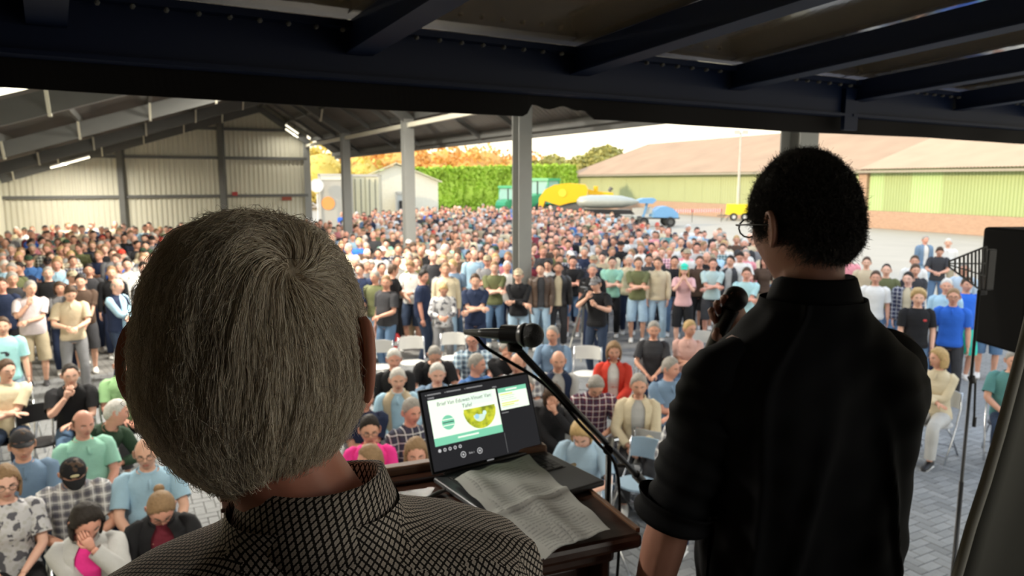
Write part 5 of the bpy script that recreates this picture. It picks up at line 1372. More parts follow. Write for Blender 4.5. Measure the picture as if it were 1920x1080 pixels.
# ------------------------------------------------------------------ on the stage: lectern and what lies on it
ZT = 2.685
wood = mat('dark_stained_wood', (.050,.020,.012), .32, var=.45, scale=9, bump=.15)
wood2 = mat('worn_wood_edge', (.20,.10,.055), .45, var=.35, scale=14, bump=.1)
C1 = on_z(1207, 1001, ZT); C2 = on_z(1040, 866, ZT)
LB = (C2-C1).normalized(); LA = Vector((-LB.y, LB.x, 0))       # LB away from us, LA to the left
LW, LD = .80, .50
Rl = Matrix((-LA, LB, Vector((0,0,1)))).transposed()
def lec(a, b_, z): return C1 + LA*a + LB*b_ + Vector((0,0,z))
lc = lec(LW/2, LD/2, 0); lc.z = FLOOR_Z
lectern = empty('lectern', tuple(lc), 0, 'dark stained wooden lectern carrying the laptop, with a worn raised rim', 'lectern')
def lbox(a0, a1, b0, b1, z0, z1, name, m, parent=lectern, bev=.004):
    c = lec((a0+a1)/2, (b0+b1)/2, 0); c.z = (z0+z1)/2
    mb = MB(); mb.box(c-lc, (abs(a1-a0), abs(b1-b0), z1-z0), R=Rl); o = mb.build(name, m, parent)
    if bev: md = o.modifiers.new('b', 'BEVEL'); md.width = bev; md.segments = 2
    return o
lbox(0, LW, 0, LD, ZT-.032, ZT, 'top', wood, bev=.010)
lbox(0, LW, LD-.035, LD, ZT, ZT+.030, 'back_rim', wood2, bev=.006)
lbox(0, LW, LD-.075, LD-.036, ZT, ZT+.012, 'pen_ledge', wood, bev=.004)
lbox(-.004, .006, .02, LD, ZT-.02, ZT+.004, 'edge_strip', wood2, bev=.001)
for a0, a1, b0, b1, nm in ((.05,.07,.05,LD-.04,'side_panel'),(LW-.07,LW-.05,.05,LD-.04,'side_panel'),(.07,LW-.07,LD-.06,LD-.04,'front_panel'),(.07,LW-.07,.10,.12,'door')):
    lbox(a0, a1, b0, b1, FLOOR_Z+.06, ZT-.03, nm, wood)
lbox(.03, LW-.03, .03, LD-.02, FLOOR_Z, FLOOR_Z+.06, 'plinth', wood)
lbox(.04, LW-.04, .04, LD-.03, ZT-.075, ZT-.032, 'moulding', wood, bev=.012)
lbox(.10, LW/2-.01, .092, .10, FLOOR_Z+.12, ZT-.10, 'door_frame', wood); lbox(LW/2+.01, LW-.10, .092, .10, FLOOR_Z+.12, ZT-.10, 'door_frame', wood)
q = lec(-.02, .33, ZT*0); mb = MB(); mb.bar(lec(-.035,.375,.006)-lc+Vector((0,0,ZT*0)), lec(.035,.36,.006)-lc, .008, .006)
mb.build('brass_latch', mat('old_brass', (.35,.26,.14), .35, .9), lectern)

# laptop
A = on_z(812, 906, ZT); B = on_z(1019, 853, ZT)
LX = (B-A).normalized(); LY = Vector((-LX.y, LX.x, 0)); LWID = (B-A).length; LDEP = .245
laptop = empty('laptop', tuple((A+B)/2), math.atan2(LX.y, LX.x), 'open dark grey laptop on the lectern with a slide on its screen', 'laptop')
grey = mat('laptop_grey', (.085,.088,.095), .38, .5, var=.05, scale=20); blk = M['black']
def bevel(o, w, seg=3): md = o.modifiers.new('b', 'BEVEL'); md.width = w; md.segments = seg; md.limit_method = 'ANGLE'; return o
bevel(MB().box((0, -LDEP/2, .008), (LWID, LDEP, .014)).build('base', grey, laptop), .005)
MB().box((0, -.075, .0152), (LWID*.84, .105, .0012)).build('keyboard_well', blk, laptop)
kb = empty('keyboard', (0,0,0)); kb.parent = laptop; kmesh = {}
keym = mat('key', (.018,.018,.02), .55)
for r_ in range(6):
    n = 14 if r_ < 5 else 9; w = LWID*.82/n
    for i in range(n):
        kw_ = w if r_ < 5 else w
        if (n, r_ == 5) not in kmesh:
            q_ = MB(); q_.box((0,0,0), (w*.86, .0145, .0022), taper=.93); kmesh[(n, r_ == 5)] = q_.mesh('key', keym)
        k__ = mesh_obj('key', kmesh[(n, r_ == 5)], kb); k__.location = (-LWID*.41+w*(i+.5), -.034-.0165*r_, .0170)
MB().box((0, -.185, .0153), (.105, .075, .0006)).build('trackpad', mat('trackpad', (.07,.072,.08), .3), laptop)
MB().tube([(-LWID*.4,.004,.016),(LWID*.4,.004,.016)], .006, 10).build('hinge', blk, laptop)
lid = empty('screen', (0, .002, .018)); lid.parent = laptop; lid.rotation_euler = (math.radians(-20), 0, 0)
SH_ = .205
lo = MB(); lo.box((0, .003, SH_/2), (LWID, .006, SH_)); lo = bevel(lo.build('lid', grey, lid), .003)
MB().box((0, -.0006, SH_/2), (LWID*.985, .001, SH_*.975)).build('bezel', mat('screen_black', (.004,.004,.005), .5, spec=.1), lid)
def em(name, c, s_=1.0):
    m, nt, b = newmat(name); b.inputs['Base Color'].default_value = (*[q*.1 for q in c], 1); b.inputs['Emission Color'].default_value = (*c, 1); b.inputs['Emission Strength'].default_value = s_; b.inputs['Roughness'].default_value = .6; b.inputs['Specular IOR Level'].default_value = .08; return m
E_W = em('slide_white', (.86,.98,.80)); E_G = em('slide_green', (.20,.58,.38)); E_D = em('panel_dark', (.018,.018,.020)); E_T = em('slide_text', (.03,.05,.04)); E_Y = em('highlight', (.72,.72,.10)); E_GR = em('icon_grey', (.5,.5,.5)); E_B = em('bar_text', (.22,.22,.22))
SWD, SHT = LWID*.965, SH_*.93
def sc_(u, v): return (-SWD/2+u*SWD, SH_/2+SHT/2-v*SHT)
def text_obj(name, cu):
    t_ = bpy.data.objects.new('tmp', cu); COL.objects.link(t_); dg = bpy.context.evaluated_depsgraph_get()
    me = bpy.data.meshes.new_from_object(t_.evaluated_get(dg)); bpy.data.objects.remove(t_); return mesh_obj(name, me)
def srect(u0, v0, u1, v1, name, m, lay):
    x0, z0 = sc_(u0, v0); x1, z1 = sc_(u1, v1); mb = MB(); y = -.0014-.00012*lay
    mb.box(((x0+x1)/2, y, (z0+z1)/2), (abs(x1-x0), .0001, abs(z0-z1))); return mb.build(name, m, lid)
def stext(s_, u, v, size, name, m, lay, shear=0.0, w=None, align='LEFT'):
    cu = bpy.data.curves.new(name, 'FONT'); cu.body = s_; cu.size = size; cu.shear = shear; cu.align_x = align; cu.materials.append(m); cu.resolution_u = 3
    o = text_obj(name, cu); o.parent = lid; x, z = sc_(u, v); o.location = (x, -.0014-.00012*lay, z); o.rotation_euler = (PI/2, 0, 0)
    if w: 
        o.scale.x = w/max(max(p.co.x for p in o.data.vertices)-min(p.co.x for p in o.data.vertices), 1e-4)
    return o
def sdisc(u, v, r, name, m, lay, a0=0, a1=2*PI, inner=0.0, n=32):
    cx, cz = sc_(u, v); y = -.0014-.00012*lay; mb = MB(); V = []; F = []
    for i in range(n+1):
        a = a0+(a1-a0)*i/n; V.append((cx+r*math.cos(a), y, cz+r*math.sin(a))); V.append((cx+inner*math.cos(a), y, cz+inner*math.sin(a)))
    for i in range(n): F.append((2*i, 2*i+2, 2*i+3, 2*i+1))
    mb.add(V, F); return mb.build(name, m, lid)
srect(0, 0, 1, 1, 'desktop', E_D, 0)
for u, w in ((.05,.12),(.22,.13),(.40,.15)): srect(u, .035, u+w, .052, 'menu_text', E_B, 1); sdisc(u-.012, .045, .0016, 'menu_icon', E_B, 1)
stext('0:00:00', .05, .098, .006, 'timer', E_GR, 2)
srect(.045, .115, .665, .70, 'slide', E_W, 1); srect(.045, .60, .665, .70, 'slide_band', E_G, 2); srect(.25, .635, .44, .655, 'band_text', E_W, 3)
stext('Brief Van Eduwet-Vinuet Van:', .115, .205, .0140, 'title_text', E_T, 4, .15, w=SWD*.50); stext('Tafel', .33, .285, .0140, 'title_text', E_T, 4, .15, w=SWD*.09)
m, nt, b = newmat('slide_photograph'); tc = N(nt,'TexCoord'); nz = N(nt,'TexNoise'); nz.inputs['Scale'].default_value = 55; nz.inputs['Detail'].default_value = 3; nt.links.new(tc.outputs['Object'], nz.inputs['Vector'])
rp = N(nt,'ValToRGB'); nt.links.new(nz.outputs['Fac'], rp.inputs[0]); e_ = rp.color_ramp.elements; e_[0].position = .35; e_[0].color = (.18,.22,.02,1); e_[1].position = .62; e_[1].color = (.62,.62,.04,1); k_ = e_.new(.5); k_.color = (.45,.50,.03,1)
nt.links.new(rp.outputs[0], b.inputs['Emission Color']); b.inputs['Emission Strength'].default_value = 1; b.inputs['Base Color'].default_value = (.1,.1,.02,1)
E_P = m; E_S = em('pond', (.62,.78,.66)); E_SK = em('pale_sky', (.62,.84,.80))
srect(.335, .125, .63, .27, 'photo_sky', em('photo_haze', (.78,.94,.78)), 2)
PC = (.485, .33)
sdisc(.485, .345, SWD*.150, 'photo_field', E_P, 3, PI, 2*PI); sdisc(.475, .41, SWD*.055, 'photo_pond', E_S, 5, PI*1.0, PI*2.0); sdisc(.45, .43, SWD*.02, 'photo_pond', em('pond_blue', (.35,.62,.75)), 6); sdisc(.525, .40, SWD*.018, 'photo_pond', E_SK, 6)
srect(.34, .315, .63, .35, 'photo_horizon', E_P, 4)
sdisc(.19, .43, SWD*.056, 'round_logo', E_G, 3)
for dv in (-.045,-.008,.03): srect(.142, .43+dv, .238, .442+dv, 'logo_stripe', E_W if dv != -.008 else E_T, 4)
srect(.685, .125, .965, .42, 'next_slide', E_W, 1); srect(.685, .125, .965, .185, 'next_band', E_G, 2); srect(.76, .145, .87, .165, 'next_title', E_W, 3)
for v, c, w in ((.205,E_Y,.12),(.235,E_B,.14),(.262,E_B,.13),(.29,E_B,.15),(.325,E_Y,.17),(.352,E_Y,.12),(.38,E_B,.16)): srect(.70, v, .70+w, v+(.014 if c is E_Y else .004), 'note_line', c, 3)
srect(.685, .45, .75, .462, 'caption', E_B, 1); stext('Next', .64, .10, .006, 'caption', E_GR, 2)
for i in range(5): sdisc(.075+.045*i, .76, .0042, 'tool_icon', E_GR, 2, inner=.0022 if i else .0)
for u in (.27, .42): sdisc(u, .87, .0075, 'round_button', E_GR, 2, inner=.0058); sdisc(u, .87, .0026, 'round_button', E_GR, 3)
stext('Slide 1', .345, .88, .006, 'slide_counter', E_GR, 2, align='CENTER'); srect(.672, .72, .674, .98, 'divider', E_B, 1)
MB().box((0, -.0018, SH_*.018), (.020, .0003, .003)).build('nameplate', E_B, lid)

# printed sheets lying across the keyboard
def papers():
    z1, z2 = ZT+.026, ZT+.022
    q = [on_z(852, 899, z1), on_z(984, 857, z1), on_z(1136, 994, ZT+.020), on_z(1012, 1048, ZT+.016)]
    t = empty('printed_sheets', tuple(q[0]), 0, 'folded and creased sheets of printed text lying on the laptop keyboard', 'paper')
    m, nt, b = newmat('printed_paper'); uv = N(nt,'UVMap'); sp = N(nt,'SeparateXYZ'); nt.links.new(uv.outputs[0], sp.inputs[0]); nz = N(nt,'TexNoise'); nz.inputs['Scale'].default_value = 38
    mp = N(nt,'Mapping'); mp.inputs['Scale'].default_value = (1,.3,1); nt.links.new(uv.outputs[0], mp.inputs[0]); nt.links.new(mp.outputs[0], nz.inputs['Vector'])
    ln = math_n(nt,'LESS_THAN', math_n(nt,'FRACT', math_n(nt,'MULTIPLY', sp.outputs['Y'], 34)), .34); gap = math_n(nt,'GREATER_THAN', nz.outputs['Fac'], .42)
    u = sp.outputs['X']; inx = math_n(nt,'MULTIPLY', math_n(nt,'GREATER_THAN', u, .10), math_n(nt,'LESS_THAN', u, .88))
    n2 = N(nt,'TexNoise'); n2.inputs['Scale'].default_value = 5; n2.noise_dimensions = '1D'; nt.links.new(sp.outputs['Y'], n2.inputs['W']); par = math_n(nt,'GREATER_THAN', n2.outputs['Fac'], .42)
    f = math_n(nt,'MULTIPLY', math_n(nt,'MULTIPLY', ln, gap), math_n(nt,'MULTIPLY', inx, par)); nt.links.new(mixc(nt, f, (.50,.50,.48), (.34,.34,.33)), b.inputs['Base Color']); b.inputs['Roughness'].default_value = .7
    for idx, (dz, du) in enumerate(((0, 0), (.003, .012))):
        mb = MB(); V = []; F = []; UV = []; nx, ny = 36, 44
        for j in range(ny+1):
            for i in range(nx+1):
                u, v = i/nx, j/ny; p = q[0].lerp(q[1], u).lerp(q[3].lerp(q[2], u), v)
                h = .006*math.exp(-((u-.49-.05*v)/.10)**2)*(.4+.6*v) + .010*math.exp(-((u-.14)/.10)**2)*(1-v) - .010*v*abs(u-.5) + .006*math.exp(-((v-.52)/.03)**2) + .003*math.sin(9*u+5*v+idx)*v + .0022*math.sin(23*v-11*u)
                h += .010*max(0, v-.8)*math.sin(u*6)
                V.append(tuple(p - q[0] + LX*du + Vector((0,0, max(h,-.012)+dz)))); UV.append((u, 1-v))
        for j in range(ny):
            for i in range(nx): a = j*(nx+1)+i; F.append((a, a+nx+1, a+nx+2, a+1))
        mb.add(V, F); me = mb.mesh('sheet', m, True); ul = me.uv_layers.new(name='UVMap')
        for lp in me.loops: ul.data[lp.index].uv = UV[lp.vertex_index]
        o = mesh_obj('sheet', me, t)
        if idx == 0: o.scale = (.985, .985, 1)
papers()

# presentation clicker with lit button, and its cables
p = on_z(766, 946, ZT+.012)
ck = empty('switch_box', (p.x, p.y, ZT), math.atan2(LX.y, LX.x)-.25, 'small dark box with a lit blue square button left of the laptop', 'remote')
bevel(MB().box((0,0,.011), (.060,.048,.020)).build('case', mat('dark_rubber', (.035,.034,.033), .5), ck), .007, 4)
bevel(MB().box((0,.002,.0215), (.026,.020,.0014)).build('lit_button', em('blue_led', (.10,.22,1.0), 1.6), ck), .004, 3)
cu = bpy.data.curves.new('symbol', 'FONT'); cu.body = '[o]'; cu.size = .012; cu.align_x = 'CENTER'; cu.align_y = 'CENTER'; cu.materials.append(em('pale_symbol', (.6,.75,1.0), 1.6)); o = text_obj('symbol', cu); o.parent = ck; o.location = (0,.002,.0226)
def cable(name, pts, r, label, m=None):
    pts = [Vector(q_) for q_ in pts]; P = []
    for i in range(len(pts)-1):
        p0 = pts[max(i-1,0)]; p1 = pts[i]; p2 = pts[i+1]; p3 = pts[min(i+2,len(pts)-1)]
        for k__ in range(6):
            t = k__/6; P.append(.5*((2*p1)+(p2-p0)*t+(2*p0-5*p1+4*p2-p3)*t*t+(3*p1-p0-3*p2+p3)*t**3))
    P.append(pts[-1]); o = MB().tube(P, r, 8).build(name, m or M['flap'], None, smooth=True); setp(o, label, 'cable'); return o
cab = mat('grey_cable', (.06,.055,.05), .4)
Z = ZT+.006
cable('cable', [on_z(788,940,Z+.004), on_z(820,925,Z), on_z(836,918,Z+.006)], .005, 'short thick cable from the lit box to the laptop', cab)
cable('cable', [on_z(745,952,Z), on_z(715,962,Z), on_z(700,955,Z), on_z(697,935,Z+.015), on_z(712,915,Z+.03), on_z(730,925,Z+.02), on_z(733,940,Z), on_z(722,950,Z), on_z(690,962,Z)], .004, 'looped thin cable at the left end of the lectern top', cab)
cable('cable', [on_z(665,912,Z), on_z(690,902,Z+.02), on_z(712,912,Z+.02), on_z(722,935,Z+.01), on_z(700,948,Z)], .004, 'second cable loop beside the collar of the grey haired man', cab)

# microphone on its boom
MT = at_y(897, 624, 1.66); MH = at_y(1001, 629, 1.60)
mic = empty('microphone', tuple(MT), 0, 'black vocal microphone lying level in the clip of the boom stand', 'microphone')
d = MH-MT; L = d.length; u = d.normalized()
V, F = sweep([d*t for t in (0,.03,.10,.5,.68,.74,.76)], [(q_,q_) for q_ in (.007,.0095,.011,.0145,.0175,.019,.0185)], 20); MB().add(V, F).build('handle', mat('mic_body', (.03,.03,.032), .35, .4), mic, smooth='auto')
gr = MB(); gr.ellipsoid(d*.965, (.0275,.0265,.0275), 28, 18); m = mat('mic_grille', (.05,.05,.052), .45, .8); nt = m.node_tree; vo = N(nt,'TexVoronoi'); vo.inputs['Scale'].default_value = 420; tc = N(nt,'TexCoord'); nt.links.new(tc.outputs['Object'], vo.inputs['Vector']); bp = N(nt,'Bump'); bp.inputs['Strength'].default_value = .8; bp.inputs['Distance'].default_value = .002; nt.links.new(vo.outputs['Distance'], bp.inputs['Height']); nt.links.new(bp.outputs[0], nt.nodes['Principled BSDF'].inputs['Normal'])
gr.build('grille', m, mic, smooth=True)
V, F = sweep([d*.74, d*.76, d*.84, d*.86], [(.0185,)*2,(.0225,)*2,(.0275,)*2,(.027,)*2], 24); MB().add(V, F).build('collar_ring', mat('mic_ring', (.10,.10,.105), .3, .7), mic, smooth='auto')
MB().box(d*.45+Vector((0,-.008,.0145)), (.012,.006,.003)).build('switch', M['steel'], mic)
V, F = sweep([-u*.035, -u*.004, u*.002], [(.006,)*2,(.0085,)*2,(.0085,)*2], 14); MB().add(V, F).build('plug', M['steel'], mic, smooth='auto')
stand_p = at_y(1128, 822, 1.89); gz = Vector((stand_p.x, stand_p.y, FLOOR_Z))
ms = empty('microphone_stand', tuple(gz), 0, 'black boom microphone stand beside the right edge of the lectern', 'microphone stand')
blkm = mat('stand_black', (.015,.015,.016), .35, .3)
CL = at_y(968, 652, 1.625); RE = at_y(1216, 915, 2.03)
def rel_(v): return Vector(v)-gz
MB().tube([rel_(CL), rel_(RE)], .0085, 10).build('boom', blkm, ms, smooth=True)
MB().tube([rel_(RE.lerp(CL,.12)), rel_(RE)], .013, 12).build('counterweight', blkm, ms, smooth='auto')
c_ = MB(); mid = MT+d*.60; c_.tube([rel_(mid-Vector((0,0,.021))), rel_(mid-Vector((0,0,.03))), rel_(CL)], [.010,.012,.012], 10); c_.tube([rel_(mid-u*.022), rel_(mid+u*.022)], .0215, 14, cap=False); c_.build('clip', blkm, ms, smooth='auto')
MB().tube([rel_(CL)+Vector((-.014,0,0)), rel_(CL)+Vector((.014,0,0))], .010, 10).build('clip_screw', blkm, ms)
PV = CL.lerp(RE, .645)
MB().tube([rel_(PV)+Vector((-.006,-.03,0)), rel_(PV)+Vector((.006,.035,0))], .014, 12).build('pivot', blkm, ms, smooth='auto')
MB().tube([rel_(PV)+Vector((.0,.035,0)), rel_(PV)+Vector((.03,.05,.0))], .008, 8).build('knob', M['chrome'], ms)
MB().tube([rel_(PV), Vector((rel_(PV).x, rel_(PV).y, .55))], .0085, 10).build('upper_tube', blkm, ms, smooth=True)
MB().tube([Vector((rel_(PV).x, rel_(PV).y, z)) for z in (.62,.58,.57,.10)], [.011,.017,.013,.013], 12).build('lower_tube', blkm, ms, smooth='auto')
MB().tube([rel_(PV)+Vector((.02,0,-.055)), rel_(PV)+Vector((.045,0,-.055))], .006, 8).build('knob', M['chrome'], ms)
for i in range(3):
    a = .5+i*2.094; MB().tube([Vector((rel_(PV).x, rel_(PV).y, .14)), Vector((rel_(PV).x+.27*math.cos(a), rel_(PV).y+.27*math.sin(a), .012))], .008, 8).build('leg', blkm, ms, smooth=True)
def boomp(t): return CL.lerp(RE, t)
cable('cable', [MT-u*.03, at_y(893,632,1.67), at_y(912,652,1.67), at_y(955,678,1.68), at_y(1010,712,1.72), at_y(1052,752,1.76), boomp(.42)+Vector((-.0,-.01,-.02)), boomp(.55)+Vector((0,-.012,-.02)), PV+Vector((.02,-.02,-.06)), PV+Vector((.03,-.02,-.25)), PV+Vector((.025,-.02,-.55)), Vector((PV.x+.06, PV.y-.05, FLOOR_Z+.01))], .0042, 'black microphone cable swinging below the boom')

# ------------------------------------------------------------------ the two men on stage
def surf_hair(name, headM, parent, n, length, rad, flow, lift, cover, col, seed, shape=None, scalp=.004, steps=10, frizz=.0, curl=0.0, messy=1.0):
    """strands rooted on the scalp; flow(D) gives a direction for head-space unit vectors"""
    g = np.random.default_rng(seed); D_ = []
    while sum(len(q_) for q_ in D_) < n:
        d_ = g.normal(size=(n*2,3)); d_ /= np.linalg.norm(d_,axis=1)[:,None]
        phi = np.abs(np.arctan2(d_[:,0], -d_[:,1])); ok = d_[:,2] > cover(phi) + g.normal(size=len(d_))*.02; D_.append(d_[ok])
    D0 = np.concatenate(D_)[:n]; shape = shape or head_points; P_ = [shape(D0)+D0*scalp*.2]; dirs = D0.copy()
    Lr = length*(.65+.7*g.random(n)); clump = wob(D0, 1.0, 5.5, seed+3, 10); clump2 = wob(D0, 1.0, 5.0, seed+4, 10)
    ph = g.random(n)*6.28
    for k__ in range(1, steps):
        t = k__/(steps-1); F_ = flow(dirs) + np.stack([clump*.55, clump2*.45, clump*0], 1)*messy + g.normal(size=(n,3))*.12*messy
        F_ -= dirs*(F_*dirs).sum(1)[:,None]; F_ /= np.linalg.norm(F_,axis=1)[:,None]+1e-9
        st = (Lr/(steps-1))[:,None]
        dirs = dirs + F_*st/.10; dirs /= np.linalg.norm(dirs,axis=1)[:,None]
        off = (scalp + lift*np.sin(min(t*1.25,1.0)*PI*.62))*(1+.45*clump2*messy) + frizz*t*t*g.normal(size=n)
        Q = shape(dirs)+dirs*off[:,None]
        if curl: Q += np.stack([np.cos(ph+t*7), np.sin(ph+t*7), np.cos(ph*2+t*6)],1)*curl*t
        P_.append(Q)
    P_ = np.stack(P_, 1)
    cu_ = bpy.data.hair_curves.new(name); cu_.add_curves([steps]*n); cu_.position_data.foreach_set('vector', apply(headM, P_.reshape(-1,3)).astype(np.float32).ravel())
    at = cu_.attributes.get('radius') or cu_.attributes.new('radius', 'FLOAT', 'POINT'); at.data.foreach_set('value', np.tile(np.linspace(1,.25,steps)*rad, n).astype(np.float32))
    m, nt, b = newmat(name); hi = N(nt,'HairInfo'); rp = N(nt,'ValToRGB'); nt.links.new(hi.outputs['Random'], rp.inputs[0]); e_ = rp.color_ramp.elements
    e_[0].color = (*col[0],1); e_[1].color = (*col[1],1); nt.links.new(rp.outputs[0], b.inputs['Base Color']); b.inputs['Roughness'].default_value = .42; b.inputs['Specular IOR Level'].default_value = .6
    cu_.materials.append(m); o = bpy.data.objects.new(name, cu_); COL.objects.link(o); o.parent = parent; return o

def lower_shoulders(rig, q_, d_):
    for i in (0, 1):
        rig.sh[i] = rig.sh[i] + Vector((0, 0, -d_)) + rig.lat(1.42)*(-1 if i else 1)*.008
        rig.el[i], rig.wr[i] = ik(rig.sh[i], Vector(q_['h'][i]), .285, .255, q_['e'][i])
def block_head(D):
    D = np.asarray(D, float); x, y, z = D[:,0], D[:,1], D[:,2]; low = sm(-z, .2, 1.0)
    P = D*np.array([.0755,.099,.114])*(1+.30*(x*z)**2+.20*(y*z)**2)[:,None]
    P[:,0] *= 1+.055*np.exp(-((z+.15)/.45)**2)-.12*low; P[:,1] -= .022*sm(y, 0, .7)*sm(-z, .3, .95)
    return P
def hero_shirt(rig, m, sleeve, inf, seed, fold, n=150, rows=110, h0=.86, h1=1.520, table=None, amp=.006, ears=None):
    T = table or TOR(rig.fem, rig.fat); hs = [t[0] for t in T]; V = []; UV = []; F = []; vv = 0; last = None
    for j in range(rows+1):
        h = h0 + (h1-h0)*(j/rows); w = np.interp(h, hs, [t[1] for t in T])+inf; dd = np.interp(h, hs, [t[2] for t in T])+inf; sh = np.interp(h, hs, [t[3] for t in T]); c, u_, f_ = rig.spine(h); X = rig.lat(h)
        if last: vv += math.hypot(h-last[0], (w-last[1]))
        last = (h, w)
        for i in range(n+1):
            a = 2*PI*i/n; e_ = 2/2.35; px = w*math.copysign(abs(math.cos(a))**e_, math.cos(a)); py = dd*math.copysign(abs(math.sin(a))**e_, math.sin(a))
            q_ = fold(a, h); V.append(tuple(c + X*px*(1+q_/w*abs(math.cos(a))) - f_*(py*(1+q_/dd) - (sh if math.sin(a) < 0 else 0)))); UV.append((a*.16, vv))
    for j in range(rows):
        for i in range(n): a = j*(n+1)+i; F.append((a, a+1, a+n+2, a+n+1))
    mb = MB().add(V, F)
    if sleeve:
        r_ = rig.arm_r()
        for i in (0, 1):
            pts = []; k0 = mb.n
            rig.limb(mb, rig.sh[i], rig.el[i], rig.wr[i], lambda t: (r_(t)+.016)*min(1, .92+t*.6)+.004*math.sin(t*21+i)+.003*math.sin(t*47), 28, 0, 0, sleeve, 18, cap=False, dome=rig.dome(i))
            rows_ = (mb.n-k0)//28; UV += [(k_%28/28*.34, k_//28*.012) for k_ in range(mb.n-k0)]
    Va = np.concatenate(mb.v); nr = Va.copy(); nr[:,2] = 0; L_ = np.linalg.norm(nr,axis=1)[:,None]+1e-6
    Va = Va + nr/L_*(wob(Va*np.array([1,1,.45]), amp, 6, seed, 8)+wob(Va*np.array([1,1,.7]), amp*.5, 14, seed+1, 8))[:,None]; mb.v = [Va]
    me = mb.mesh('shirt', m, True); ul = me.uv_layers.new(name='UVMap')
    fl = None
    vi = np.empty(len(me.loops), dtype=np.int32); me.loops.foreach_get('vertex_index', vi); 
    co = Va[vi]; nrm = np.empty(len(me.polygons)*3); me.polygons.foreach_get('normal', nrm); nrm = np.abs(nrm.reshape(-1,3)); tot = np.empty(len(me.polygons), dtype=np.int32); me.polygons.foreach_get('loop_total', tot)
    nl = np.repeat(nrm, tot, axis=0); top_ = nl[:,2] > .74; side_ = (~top_) & (nl[:,0] > nl[:,1]*1.4)
    U_ = np.stack([co[:,0], co[:,2]], 1); U_[top_] = np.stack([co[top_,0], co[top_,1]], 1); U_[side_] = np.stack([co[side_,1], co[side_,2]], 1)
    ul.data.foreach_set('uv', U_.ravel()); return me
def collar_mesh(rig, m, zt, zb, rt, rb, gap=.5, n=72):
    c, u_, f_ = rig.spine(1.50); X = rig.lat(1.5); V = []; UV = []; F = []
    prof = [(zb+.004, rb-.004, 0), (zb, rb, .001), ((zb+zt)/2, (rt+rb)/2+.002, .022), (zt-.002, rt+.003, .044), (zt+.001, rt, .047), (zt-.002, rt-.004, .05), (zb+.01, rt-.006, .08)]
    for h, r_, vv in prof:
        for i in range(n+1):
            a = math.radians(-90+gap*40) + (2*PI-math.radians(2*gap*40))*i/n; dip = .020*max(0, -math.sin(a))
            V.append(tuple(c + u_*(h-1.50-dip) + X*r_*math.cos(a) - f_*(r_*1.02*math.sin(a)))); UV.append((a*r_*1.0, vv+.003))
    k__ = len(prof)
    for j in range(k__-1):
        for i in range(n): a = j*(n+1)+i; F.append((a, a+1, a+n+2, a+n+1))
    mb = MB().add(V, F); me = mb.mesh('collar', m, True); ul = me.uv_layers.new(name='UVMap')
    for lp in me.loops: ul.data[lp.index].uv = UV[lp.vertex_index]
    return me
# grey haired man
POSES['hero_grey'] = dict(h=((-.27,-.10,.88),(.27,-.10,.88)), e=((-1,.5,0),(1,.5,0)), head=(-19,4,0), hoff=(.060,0,.020))
rg = Rig('hero_grey', False, .3); lower_shoulders(rg, POSES['hero_grey'], .045); S1 = .978
def hero_place(rig, head_w, rz, sc, name_label, skin, ear=(0,1)):
    hl = rig.head.translation; R = Matrix.Rotation(rz, 3, 'Z'); off = R @ Vector((hl.x*sc, hl.y*sc, 0))
    o = mesh_obj('person', figure_mesh(rig, 'stage_figure', voxel=.007, ratio=.6, headres=(48, 40), ear=ear), None, skin); o.location = (head_w.x-off.x, head_w.y-off.y, FLOOR_Z); o.rotation_euler = (0,0,rz); o.scale = (sc,)*3
    return setp(o, name_label, 'person')
hw = Vector((-.250, .705, 0))
g1 = hero_place(rg, hw, math.radians(202), S1, 'grey haired man in patterned shirt seen from behind, closest of the two men on stage', (.55,.22,.15), (.016, 1.25))
m, nt, b = newmat('clover_pattern_cotton'); uv = N(nt,'UVMap'); sp = N(nt,'SeparateXYZ'); nt.links.new(uv.outputs[0], sp.inputs[0]); pch = .0080
s_ = math_n(nt,'ADD', sp.outputs['X'], sp.outputs['Y']); t_ = math_n(nt,'SUBTRACT', sp.outputs['X'], sp.outputs['Y'])
def cell(o_): return math_n(nt,'SUBTRACT', math_n(nt,'ABSOLUTE', math_n(nt,'SUBTRACT', math_n(nt,'FRACT', math_n(nt,'DIVIDE', o_, pch)), .5)), .165)
a_, b2 = cell(s_), cell(t_); dist = math_n(nt,'SQRT', math_n(nt,'ADD', math_n(nt,'MULTIPLY', a_, a_), math_n(nt,'MULTIPLY', b2, b2))); f = math_n(nt,'LESS_THAN', dist, .20)
nt.links.new(mixc(nt, f, (.022,.018,.016), (.55,.48,.42)), b.inputs['Base Color']); b.inputs['Roughness'].default_value = .8; b.inputs['Specular IOR Level'].default_value = .2
clover = m
TG = [(.84,.15,.11,0),(1.0,.17,.13,.01),(1.16,.165,.13,.02),(1.30,.178,.13,0),(1.38,.218,.125,0),(1.42,.228,.118,0),(1.448,.212,.105,0),(1.468,.168,.092,0),(1.485,.108,.080,0),(1.50,.082,.072,0),(1.53,.072,.066,0)]
def fold1(a, h):
    k__ = 0
    if h > 1.3: k__ = .010*math.exp(-((a-.35)/.10)**2)*math.exp(-((h-1.44)/.03)**2) + .012*math.exp(-((a-2.85)/.12)**2)*math.exp(-((h-1.445)/.03)**2) + .010*math.exp(-((a-2.45)/.10)**2)*math.exp(-((h-1.45)/.03)**2)
    return k__
mesh_obj('shirt', hero_shirt(rg, clover, 1.92, .010, 5, fold1, table=TG, amp=.006), g1)
mesh_obj('collar', collar_mesh(rg, clover, 1.550, 1.488, .066, .090), g1)
mesh_obj('trousers', garment(rg, 'trousers', 3), g1, C['charcoal']); mesh_obj('shoes', shoes_mesh(rg), g1, C['black'])
